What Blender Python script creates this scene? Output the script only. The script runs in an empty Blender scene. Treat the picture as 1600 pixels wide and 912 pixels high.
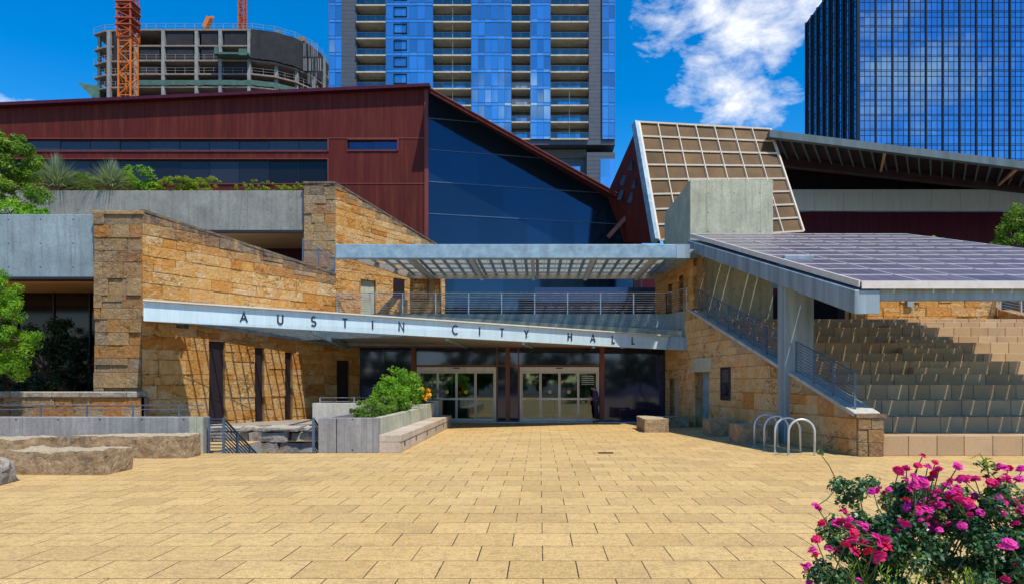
import bpy, bmesh, math, random
import numpy as np
from mathutils import Vector, Matrix
PI = math.pi
F, H, CX, CY = 1067.0, 2.0, 843.0, 594.0
scene = bpy.context.scene
C = scene.collection
def at(x, y, D):
    return Vector(((x-CX)*D/F, D, H-(y-CY)*D/F))
def px(x, D): return (x-CX)*D/F
def pz(y, D): return H-(y-CY)*D/F
def gd(y): return F*H/(y-CY)

# ------------------------------------------------------------------ materials
class NT:
    def __init__(s, name):
        s.m = bpy.data.materials.new(name); s.m.use_nodes = True
        s.t = s.m.node_tree; s.b = s.t.nodes['Principled BSDF']; s.out = s.t.nodes['Material Output']
        s._g = None
    def n(s, t, **kw):
        nd = s.t.nodes.new(t)
        for k, v in kw.items(): setattr(nd, k, v)
        return nd
    def l(s, a, b): s.t.links.new(a, b)
    def sv(s, sock, v):
        if hasattr(v, 'links') or isinstance(v, bpy.types.NodeSocket): s.l(v, sock)
        else: sock.default_value = v
    def obj(s):
        if s._g is None: s._g = s.n('ShaderNodeNewGeometry').outputs['Position']
        return s._g
    def mapd(s, scale=(1,1,1), rot=(0,0,0), loc=(0,0,0), src=None):
        m = s.n('ShaderNodeMapping'); s.l(src or s.obj(), m.inputs[0])
        m.inputs[3].default_value = scale; m.inputs[2].default_value = rot; m.inputs[1].default_value = loc
        return m.outputs[0]
    def noise(s, scale=5, detail=6, rough=.6, vec=None, dist=0, out=0):
        m = s.n('ShaderNodeTexNoise'); s.l(vec or s.obj(), m.inputs['Vector'])
        m.inputs['Scale'].default_value = scale; m.inputs['Detail'].default_value = detail
        m.inputs['Roughness'].default_value = rough; m.inputs['Distortion'].default_value = dist
        return m.outputs[out]
    def voro(s, scale=5, feat='F1', vec=None, out='Distance'):
        m = s.n('ShaderNodeTexVoronoi', feature=feat); s.l(vec or s.obj(), m.inputs['Vector'])
        m.inputs['Scale'].default_value = scale
        return m.outputs[out]
    def ramp(s, fac, stops, interp='LINEAR'):
        r = s.n('ShaderNodeValToRGB'); s.l(fac, r.inputs[0]); e = r.color_ramp.elements
        r.color_ramp.interpolation = interp
        while len(e) < len(stops): e.new(.5)
        for i, (p, c) in enumerate(stops):
            e[i].position = p; e[i].color = (c, c, c, 1) if isinstance(c, (int, float)) else (*c, 1)
        return r.outputs[0]
    def mix(s, fac, a, b, mode='MIX'):
        m = s.n('ShaderNodeMix', data_type='RGBA', blend_type=mode)
        s.sv(m.inputs[0], fac)
        for k, v in ((6, a), (7, b)):
            if isinstance(v, tuple) and len(v) == 3: v = (*v, 1)
            s.sv(m.inputs[k], v)
        return m.outputs[2]
    def math(s, op, a, b=0.0, c=0.0):
        m = s.n('ShaderNodeMath', operation=op); s.sv(m.inputs[0], a); s.sv(m.inputs[1], b); s.sv(m.inputs[2], c)
        return m.outputs[0]
    def attr(s, name):
        m = s.n('ShaderNodeAttribute'); m.attribute_name = name; return m.outputs['Fac']
    def bump(s, h, strength=.5, dist=.02, nrm=None):
        m = s.n('ShaderNodeBump'); s.l(h, m.inputs['Height'])
        m.inputs['Strength'].default_value = strength; m.inputs['Distance'].default_value = dist
        if nrm: s.l(nrm, m.inputs['Normal'])
        s.l(m.outputs[0], s.b.inputs['Normal']); return m.outputs[0]
    def set(s, col=None, rough=None, metal=None, ior=None, spec=None):
        for k, v in (('Base Color', col), ('Roughness', rough), ('Metallic', metal), ('IOR', ior), ('Specular IOR Level', spec)):
            if v is None: continue
            if isinstance(v, tuple) and len(v) == 3: v = (*v, 1)
            s.sv(s.b.inputs[k], v)
        return s.m
    def xyz(s):
        m = s.n('ShaderNodeSeparateXYZ'); s.l(s.obj(), m.inputs[0]); return m.outputs

def m_stone(name, pale=False, dark=0.0, honey=False):
    t = NT(name); r = t.attr('rnd')
    if honey:
        base = t.ramp(r, [(0,(.70,.47,.22)),(.3,(.74,.52,.26)),(.55,(.66,.43,.19)),(.75,(.76,.56,.31)),(.88,(.70,.36,.12)),(.94,(.60,.24,.05)),(1,(.66,.45,.22))])
    elif pale:
        base = t.ramp(r, [(0,(.42,.31,.19)),(.25,(.52,.34,.16)),(.5,(.34,.27,.19)),(.66,(.52,.26,.08)),(.82,(.50,.20,.045)),(.92,(.22,.19,.16)),(1,(.52,.41,.27))])
    else:
        base = t.ramp(r, [(0,(.74,.42,.14)),(.2,(.78,.50,.21)),(.38,(.70,.33,.08)),(.55,(.78,.56,.30)),(.7,(.74,.40,.11)),(.86,(.56,.21,.035)),(1,(.66,.31,.08))])
    n1 = t.noise(2.3, 8, .65, dist=.6)
    n2 = t.noise(14, 8, .7)
    c = t.mix(t.ramp(n1, [(.42,0),(.58,1)]), base, t.mix(.6, base, (.68,.29,.055) if not pale else (.42,.26,.11)))
    n4 = t.noise(1.3, 7, .6, dist=1.4)
    c = t.mix(t.ramp(n4, [(.55,0),(.66,.6)]), c, (.80,.57,.32) if not pale else (.5,.43,.33))
    c = t.mix(t.ramp(n2, [(.3,.55),(.62,0)]), c, t.mix(.65, c, (.14,.09,.05)))
    n3 = t.noise(.9, 9, .7, dist=1.0)
    c = t.mix(t.ramp(n3, [(.60,0),(.72,.55+dark)]), c, (.22,.19,.16))
    g = t.attr('stain')
    gg = t.math('MULTIPLY', g, t.ramp(t.noise(3.0, 8, .7, vec=t.mapd((1,1,.35))), [(.28,.15),(.55,1)]))
    c = t.mix(gg, c, (.12,.11,.10))
    # cracks
    w = t.mapd((1,1,1.7)); 
    vv = t.n('ShaderNodeTexNoise'); t.l(t.obj(), vv.inputs['Vector']); vv.inputs['Scale'].default_value = 1.6; vv.inputs['Detail'].default_value = 4
    ad = t.n('ShaderNodeVectorMath', operation='ADD'); t.l(w, ad.inputs[0]); t.l(vv.outputs[1], ad.inputs[1])
    cr = t.noise(1.5, 7, .62, vec=t.mapd((.8,.8,2.0), (.0,.25,.3)), dist=1.3)
    crk = t.ramp(t.math('ABSOLUTE', t.math('SUBTRACT', cr, .5)), [(0,1),(.011,0)])
    msk = t.ramp(t.noise(.9, 4), [(.50,0),(.60,1)])
    ck = t.math('MULTIPLY', crk, msk)
    c = t.mix(ck, c, (.08,.05,.03))
    hsum = t.math('ADD', t.math('MULTIPLY', t.noise(5.5, 10, .72, dist=.5), 1.0), t.math('MULTIPLY', ck, -.35))
    t.bump(hsum, 1.0, .17 if not (pale or honey) else (.22 if pale else .09))
    return t.set(c, .9, spec=.2)

def m_concrete(name, col=(.42,.40,.36), streak=.5, boards=False, holes=False, rough=.85, grid=None):
    t = NT(name)
    n1 = t.noise(.9, 8, .65, dist=.4); n2 = t.noise(12, 6, .6)
    dk = tuple(v*.45 for v in col); lt = tuple(min(.8, v*1.3) for v in col)
    c = t.mix(t.ramp(n1, [(.3,0),(.7,1)]), tuple(v*.78 for v in col), lt)
    st = t.noise(3.2, 7, .7, vec=t.mapd((1.6,1.6,.12)))
    c = t.mix(t.ramp(st, [(.48,0),(.68,streak)]), c, dk)
    c = t.mix(t.ramp(n2, [(.35,.3),(.55,0)]), c, dk)
    h = t.math('ADD', t.math('MULTIPLY', n2, .3), t.math('MULTIPLY', n1, .5))
    xy = t.xyz(); horiz = t.math('ADD', xy[0], xy[1])
    if boards:
        m = t.math('FRACT', t.math('MULTIPLY', horiz, 1/.155))
        j = t.ramp(m, [(0,1),(.06,0)])
        c = t.mix(t.math('MULTIPLY', j, .55), c, dk)
        wn = t.n('ShaderNodeTexWhiteNoise', noise_dimensions='1D'); t.l(t.math('FLOOR', t.math('MULTIPLY', horiz, 1/.155)), wn.inputs['W'])
        c = t.mix(t.math('MULTIPLY', wn.outputs[0], .35), c, dk)
        h = t.math('SUBTRACT', h, t.math('MULTIPLY', j, .4))
    if holes:
        sx, sz = 1.15, .85
        fx = t.math('SUBTRACT', t.math('FRACT', t.math('DIVIDE', xy[0], sx)), .5)
        fz = t.math('SUBTRACT', t.math('FRACT', t.math('DIVIDE', t.math('ADD', xy[2], .35), sz)), .5)
        fx = t.math('MULTIPLY', fx, sx); fz = t.math('MULTIPLY', fz, sz)
        d = t.math('SQRT', t.math('ADD', t.math('MULTIPLY', fx, fx), t.math('MULTIPLY', fz, fz)))
        hm = t.ramp(d, [(.022,1),(.034,0)])
        c = t.mix(t.math('MULTIPLY', hm, .8), c, (.05,.05,.05)); h = t.math('SUBTRACT', h, hm)
        jx = t.math('ABSOLUTE', t.math('SUBTRACT', t.math('FRACT', t.math('DIVIDE', t.math('ADD', xy[0], 1.0), 2.4)), .5))
        jm = t.ramp(jx, [(.003,1),(.006,0)])
        c = t.mix(t.math('MULTIPLY', jm, .6), c, dk)
    t.bump(h, .6, .02)
    return t.set(c, rough, spec=.3)

def m_pavers():
    t = NT('exposed_aggregate_pavers')
    br = t.n('ShaderNodeTexBrick'); v = t.mapd((1,1,1), loc=(.33,.574,0)); t.l(v, br.inputs['Vector'])
    br.offset = .5; br.squash = 1; br.inputs['Scale'].default_value = 1
    br.inputs['Brick Width'].default_value = .73; br.inputs['Row Height'].default_value = .68
    br.inputs['Mortar Size'].default_value = .0075; br.inputs['Mortar Smooth'].default_value = .2
    br.inputs['Bias'].default_value = 0
    br.inputs['Color1'].default_value = (0,0,0,1); br.inputs['Color2'].default_value = (1,1,1,1); br.inputs['Mortar'].default_value = (0,0,0,1)
    base = t.ramp(br.outputs['Color'], [(0,(.55,.365,.15)),(.3,(.67,.45,.18)),(.6,(.73,.50,.205)),(.8,(.60,.405,.17)),(.93,(.77,.53,.22)),(1,(.50,.335,.15))])
    big = t.noise(.22, 5, .55, dist=.8)
    c = t.mix(t.ramp(big, [(.35,.0),(.7,.45)]), base, (.68,.42,.13))
    st = t.noise(.8, 6, .7, dist=1.2)
    c = t.mix(t.ramp(st, [(.58,0),(.72,.28)]), c, (.34,.24,.13))
    mid = t.noise(7, 6, .75); c = t.mix(t.ramp(mid, [(.36,.5),(.54,0)]), c, (.30,.20,.09))
    drt = t.noise(.45, 7, .72, vec=t.mapd((.6,1.5,1)), dist=1.5); c = t.mix(t.ramp(drt, [(.52,0),(.66,.42)]), c, (.33,.23,.12))
    gr = t.noise(24, 4, .85); c = t.mix(t.ramp(gr, [(.33,.65),(.52,0)]), c, (.20,.13,.055)); c = t.mix(t.ramp(gr, [(.56,0),(.72,.45)]), c, (.85,.70,.42))
    sp = t.noise(70, 3, .8); sp2 = t.voro(120)
    c = t.mix(t.ramp(sp, [(.35,.75),(.52,0)]), c, (.22,.14,.06))
    c = t.mix(t.ramp(sp, [(.58,0),(.72,.5)]), c, (.82,.66,.42))
    spot = t.voro(.75, 'F1'); c = t.mix(t.ramp(spot, [(.016,.8),(.03,0)]), c, (.09,.07,.05))
    jn = t.noise(.9, 4); jf = t.math('MULTIPLY', br.outputs['Fac'], t.ramp(jn, [(.35,.55),(.55,1)]))
    c = t.mix(jf, c, (.045,.03,.02))
    h = t.math('SUBTRACT', t.math('ADD', t.math('MULTIPLY', sp, .25), t.math('MULTIPLY', sp2, .25)), t.math('MULTIPLY', br.outputs['Fac'], 1.2))
    t.bump(h, .7, .007)
    return t.set(c, .86, spec=.2)

def m_copper(name='weathered_copper_cladding', col=(.080,.0115,.0075), vseam=1.2):
    t = NT(name)
    st = t.noise(2.0, 9, .75, vec=t.mapd((2.2,2.2,.07)), dist=.2); n1 = t.noise(.35, 5, .6)
    c = t.mix(t.ramp(st, [(.35,0),(.68,1)]), tuple(v*.72 for v in col), tuple(v*1.45 for v in col))
    c = t.mix(t.ramp(n1, [(.4,0),(.7,.5)]), c, tuple(v*1.1 for v in (col[0], col[1]*.8, col[2]*1.6)))
    rs = t.noise(1.3, 8, .8, vec=t.mapd((2.5,2.5,.12), loc=(3,1,7))); c = t.mix(t.ramp(rs, [(.50,0),(.66,.65)]), c, (.15,.04,.018) if col[2] < .02 else (.05,.012,.02)); c = t.mix(t.ramp(rs, [(.30,.6),(.44,0)]), c, (.028,.006,.006))
    sc = t.noise(40, 4, .8, vec=t.mapd((1,1,.2)))
    c = t.mix(t.ramp(sc, [(.70,0),(.76,.4)]), c, (.32,.14,.11))
    xy = t.xyz(); hz = t.math('ADD', xy[0], xy[1])
    m = t.math('FRACT', t.math('MULTIPLY', hz, 1/vseam)); j = t.ramp(m, [(0,1),(.035,0)])
    m2 = t.math('FRACT', t.math('MULTIPLY', hz, 12)); 
    c = t.mix(t.math('MULTIPLY', j, .22), c, (.03,.006,.005))
    wv = t.math('MULTIPLY', t.ramp(m2, [(0,0),(.5,1),(1,0)]), .12)
    t.bump(t.math('ADD', t.math('SUBTRACT', wv, j), t.math('MULTIPLY', st, .3)), .4, .02)
    return t.set(c, .6, .0, spec=.18)

def m_glass(name, col, rough=.03, metal=.9, var=.25, wob=.12, wscale=.35):
    """coated, mirror-like facade glass; panes differ a little"""
    t = NT(name); r = t.attr('rnd')
    c = t.mix(r, tuple(v*(1-var) for v in col), tuple(min(1, v*(1+var)) for v in col))
    t.bump(t.noise(wscale, 2, .4), wob, .05)
    return t.set(c, rough, metal)

def m_seeglass(name, tint, gl=.25, shadow=None):
    t = NT(name)
    tr = t.n('ShaderNodeBsdfTransparent'); tr.inputs[0].default_value = (*tint, 1)
    g = t.n('ShaderNodeBsdfGlossy'); g.inputs['Roughness'].default_value = .03; g.inputs[0].default_value = (.9,.95,1,1)
    fr = t.n('ShaderNodeFresnel'); fr.inputs[0].default_value = 1.5
    mx = t.n('ShaderNodeMixShader'); t.l(t.math('ADD', fr.outputs[0], gl), mx.inputs[0]); t.l(tr.outputs[0], mx.inputs[1]); t.l(g.outputs[0], mx.inputs[2])
    t.l(mx.outputs[0], t.out.inputs[0]); t.t.nodes.remove(t.b)
    return t.m

def m_plain(name, col, rough=.5, metal=0.0, var=.25, scale=3, spec=.5, streak=False, bump=.1):
    t = NT(name)
    n = t.noise(scale, 6, .65, vec=t.mapd((2,2,.15)) if streak else None)
    c = t.mix(t.ramp(n, [(.3,0),(.7,1)]), tuple(v*(1-var) for v in col), tuple(min(.95, v*(1+var)) for v in col))
    t.bump(t.noise(scale*8, 4), bump, .01)
    return t.set(c, rough, metal, spec=spec)

def m_leaf(name, cols, trans=.35, rough=.5):
    t = NT(name); r = t.attr('rnd')
    k = len(cols)-1
    c = t.ramp(r, [(i/k, cl) for i, cl in enumerate(cols)])
    t.set(c, rough, spec=.35)
    tl = t.n('ShaderNodeBsdfTranslucent'); mm = t.mix(1, c, (1.5,1.6,.6), 'MULTIPLY'); t.l(mm, tl.inputs[0])
    mx = t.n('ShaderNodeMixShader'); mx.inputs[0].default_value = trans
    t.l(t.b.outputs[0], mx.inputs[1]); t.l(tl.outputs[0], mx.inputs[2]); t.l(mx.outputs[0], t.out.inputs[0])
    return t.m

def m_emit(name, col, s):
    t = NT(name); t.b.inputs['Emission Color'].default_value = (*col, 1); t.b.inputs['Emission Strength'].default_value = s
    return t.m

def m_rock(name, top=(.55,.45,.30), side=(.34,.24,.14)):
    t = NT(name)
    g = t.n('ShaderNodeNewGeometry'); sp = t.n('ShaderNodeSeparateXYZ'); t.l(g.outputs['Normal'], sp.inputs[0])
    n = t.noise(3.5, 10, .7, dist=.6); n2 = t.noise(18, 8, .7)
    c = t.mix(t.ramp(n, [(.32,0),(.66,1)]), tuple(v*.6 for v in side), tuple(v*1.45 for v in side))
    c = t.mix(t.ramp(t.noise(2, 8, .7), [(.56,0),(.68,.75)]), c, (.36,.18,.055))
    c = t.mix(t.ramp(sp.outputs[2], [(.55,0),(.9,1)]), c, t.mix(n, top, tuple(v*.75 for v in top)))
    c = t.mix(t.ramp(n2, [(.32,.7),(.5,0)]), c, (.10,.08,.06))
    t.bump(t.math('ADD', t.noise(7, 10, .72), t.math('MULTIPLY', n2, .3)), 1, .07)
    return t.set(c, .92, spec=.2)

M = {}
M['stone'] = m_stone('ochre_sandstone_ashlar')
M['stone_honey'] = m_stone('smooth_honey_sandstone', honey=True)
M['stone_pale'] = m_stone('rough_grey_tan_ashlar', pale=True)
M['joint'] = m_plain('stone_mortar', (.30,.22,.14), .95)
M['conc_grey'] = m_concrete('grey_concrete', (.235,.24,.215), .5, holes=True)  # even mid grey base with streaks and tie holes
M['conc'] = m_concrete('streaked_concrete', (.22,.29,.32), .6, holes=True)
M['conc_board'] = m_concrete('board_marked_concrete', (.30,.29,.28), .5, boards=True, holes=True)
M['conc_plain'] = m_concrete('cast_concrete', (.44,.42,.36), .35)
M['conc_pale'] = m_concrete('stained_pale_concrete', (.42,.42,.31), .5, holes=True)
M['conc_warm'] = m_concrete('warm_cast_stone', (.46,.38,.29), .25)
M['seat'] = None
M['pavers'] = m_pavers()
M['roofgrey'] = m_plain('weathered_zinc_edge', (.10,.14,.15), .6, .2, .3, 1, streak=True)
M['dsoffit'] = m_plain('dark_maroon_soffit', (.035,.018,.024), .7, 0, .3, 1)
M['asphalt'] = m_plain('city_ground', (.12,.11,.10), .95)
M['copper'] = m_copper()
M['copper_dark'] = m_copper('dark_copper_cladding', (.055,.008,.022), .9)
M['copper_trim'] = m_plain('copper_trim', (.17,.032,.022), .5, .2, scale=2, streak=True)
M['bluewin'] = m_glass('tinted_window_glass', (.05,.042,.045), .10, .6, .7)
M['bluewall'] = m_glass('deep_blue_curtain_glass', (.020,.050,.090), .07, .7, .22, .09)
M['darkglass'] = m_glass('dark_bronze_glass', (.05,.06,.11), .05, .7, .25)
M['black'] = m_plain('black_metal', (.012,.012,.016), .4)
M['doorpanel'] = m_plain('dark_bronze_panel', (.018,.010,.014), .5, .0)
M['galv'] = m_plain('galvanised_steel', (.22,.33,.41), .55, .1, .35, 2.5, streak=False)
M['galv_dark'] = m_plain('weathered_galvanised_steel', (.24,.31,.35), .6, .3, .35, 1.5, streak=True)
M['rail'] = m_plain('blue_grey_painted_rail', (.09,.13,.19), .5, .3)
M['steelrail'] = m_plain('brushed_steel_rail', (.50,.52,.55), .35, .7)
M['fascia'] = m_plain('pale_brushed_metal_fascia', (.52,.66,.72), .55, .05, .10, 4, streak=True)
M['letter'] = m_plain('dark_letter_metal', (.012,.018,.03), .4)
M['cream'] = m_plain('cream_frame', (.62,.52,.40), .6, 0, .12)
M['white'] = m_plain('white_frame', (.60,.55,.50), .5, 0, .12)
M['alu'] = m_plain('champagne_aluminium', (.55,.47,.38), .38, .35, .15, streak=True)
M['redsteel'] = m_plain('red_oxide_steel', (.20,.05,.028), .5, .1, .25, 2, streak=True)
M['soffit'] = m_plain('grey_soffit_panel', (.26,.25,.24), .7, 0, .15, 1)
M['tansoffit'] = m_plain('tan_plaster_soffit', (.56,.34,.16), .8, 0, .12, .7)
M['cglass'] = m_seeglass('canopy_glass', (.90,.93,.95), .04)
M['doorglass'] = m_seeglass('door_glass', (.28,.58,.54), .07)
M['railglass'] = m_seeglass('balcony_glass', (.55,.68,.72), .10)
M['brownpane'] = m_plain('bronze_photovoltaic_glass', (.125,.070,.028), .55, 0, .45, .5, spec=.12, bump=0)
M['rock'] = m_rock('weathered_limestone_block')
M['rock_grey'] = m_rock('grey_limestone_ledge', (.50,.45,.36), (.30,.27,.23))
M['soil'] = m_plain('planter_soil', (.06,.04,.025), 1)
M['bark'] = m_plain('tree_bark', (.13,.09,.06), .95, scale=8)
M['inside'] = m_plain('lobby_interior', (.10,.075,.08), .6)
M['insidefloor'] = m_plain('lobby_floor', (.20,.17,.15), .3)
M['lamp'] = m_emit('lit_downlight', (1,.82,.5), 14)
M['dsiding'] = m_plain('slate_grey_cladding', (.065,.08,.105), .6, .1, .15, 1)
M['bslab'] = m_concrete('balcony_slab_concrete', (.52,.46,.34), .3)
M['bback'] = m_plain('balcony_back_wall', (.085,.078,.075), .8)
M['tglass'] = m_glass('blue_tower_glass', (.30,.50,.66), .05, .9, .34, .08, .12)
M['oglass'] = m_glass('blue_office_glass', (.20,.36,.54), .04, .93, .14, .10, .05)
M['omull'] = m_plain('black_mullion', (.008,.010,.018), .4, .3)
M['tmull'] = m_plain('blue_grey_mullion', (.07,.12,.2), .5, .3)
M['rough_slab'] = m_concrete('raw_floor_slab', (.25,.205,.17), .3)
M['rawcol'] = m_concrete('raw_concrete_column', (.26,.27,.27), .3)
M['net'] = m_plain('black_safety_netting', (.018,.018,.024), .9, 0, .5, .5)
M['greennet'] = m_plain('green_debris_netting', (.06,.13,.11), .9, 0, .3, 1)
M['orange'] = m_plain('orange_crane_paint', (.62,.16,.012), .5, 0, .15, 1)
M['craned'] = m_plain('rust_red_crane_steel', (.38,.07,.015), .6, 0, .2, 1)
M['yellow'] = m_plain('yellow_sticker', (.75,.5,.02), .5)
M['leaf_lime'] = m_leaf('bright_green_leaf', [(.06,.15,.012),(.12,.28,.018),(.20,.38,.025),(.28,.42,.035)], .42)
M['leaf_green'] = m_leaf('mid_green_leaf', [(.04,.10,.01),(.08,.18,.015),(.15,.26,.025),(.24,.32,.04)], .35)
M['leaf_dark'] = m_leaf('dark_evergreen_leaf', [(.012,.03,.012),(.022,.05,.02),(.035,.07,.03)], .15)
M['leaf_rose'] = m_leaf('blue_green_rose_leaf', [(.012,.035,.022),(.022,.075,.035),(.04,.12,.05),(.08,.17,.07),(.14,.22,.06),(.20,.08,.03)], .2, .35)
M['leaf_yel'] = m_leaf('yellow_green_leaf', [(.12,.19,.012),(.22,.30,.02),(.34,.38,.03)], .4)
M['blade'] = m_leaf('silver_green_blade', [(.10,.15,.08),(.20,.26,.16),(.34,.38,.27)], .2)
M['petal'] = m_leaf('magenta_petal', [(.50,.008,.20),(.66,.02,.36),(.75,.06,.46)], .35, .6)
M['petal_red'] = m_leaf('crimson_petal', [(.52,.004,.05),(.68,.012,.10),(.60,.01,.20)], .35, .6)
M['yflower'] = m_leaf('orange_yellow_petal', [(.75,.35,.01),(.8,.5,.02),(.7,.25,.01)], .3)
M['stem'] = m_plain('green_stem', (.06,.10,.03), .7)
def m_pv():
    t = NT('purple_solar_cell'); r = t.attr('rnd')
    c = t.mix(r, (.11,.085,.105), (.17,.135,.155))
    c = t.mix(t.ramp(t.noise(.6, 5), [(.45,0),(.7,.4)]), c, (.22,.16,.17))
    xy = t.xyz()
    j = t.ramp(t.math('FRACT', t.math('MULTIPLY', xy[0], 6.4)), [(0,1),(.10,0)])
    c = t.mix(t.math('MULTIPLY', j, .22), c, (.4,.38,.45))
    return t.set(c, .28, .1, spec=.6)
M['pv'] = m_pv()
def m_seat():
    t = NT('cast_stone_seating'); r = t.attr('rnd')
    c = t.ramp(r, [(0,(.43,.29,.16)),(.5,(.50,.34,.19)),(1,(.56,.40,.23))])
    c = t.mix(t.ramp(t.noise(60, 4, .7), [(.35,.5),(.55,0)]), c, (.18,.13,.09))
    c = t.mix(t.ramp(t.noise(1.1, 6, .6), [(.5,0),(.7,.4)]), c, (.22,.17,.13))
    t.bump(t.noise(50, 4), .3, .006)
    return t.set(c, .85, spec=.25)
M['seat'] = m_seat()
def m_translu():
    t = NT('frosted_canopy_panel')
    n = t.noise(1.5, 5); c = t.mix(n, (.46,.47,.42), (.62,.61,.54))
    t.set(c, .5)
    tl = t.n('ShaderNodeBsdfTranslucent'); t.l(c, tl.inputs[0])
    tr = t.n('ShaderNodeBsdfTransparent'); tr.inputs[0].default_value = (.8,.85,.85,1)
    m1 = t.n('ShaderNodeMixShader'); m1.inputs[0].default_value = .6; t.l(t.b.outputs[0], m1.inputs[1]); t.l(tl.outputs[0], m1.inputs[2])
    m2 = t.n('ShaderNodeMixShader'); m2.inputs[0].default_value = .45; t.l(m1.outputs[0], m2.inputs[1]); t.l(tr.outputs[0], m2.inputs[2])
    t.l(m2.outputs[0], t.out.inputs[0]); return t.m
M['frost'] = m_translu()

# ------------------------------------------------------------------ mesh builder
def clip(poly, a, b, c):
    """keep a*u+b*v+c >= 0"""
    out = []
    for i in range(len(poly)):
        p, q = poly[i], poly[(i+1) % len(poly)]
        dp, dq = a*p[0]+b*p[1]+c, a*q[0]+b*q[1]+c
        if dp >= 0: out.append(p)
        if dp*dq < 0:
            t = dp/(dp-dq); out.append((p[0]+(q[0]-p[0])*t, p[1]+(q[1]-p[1])*t))
    return out
def clip_poly(poly, conv):
    """clip by a convex CCW polygon"""
    for i in range(len(conv)):
        p, q = conv[i], conv[(i+1) % len(conv)]
        ex, ey = q[0]-p[0], q[1]-p[1]
        poly = clip(poly, -ey, ex, ey*p[0]-ex*p[1])
        if len(poly) < 3: return []
    return poly

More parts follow.
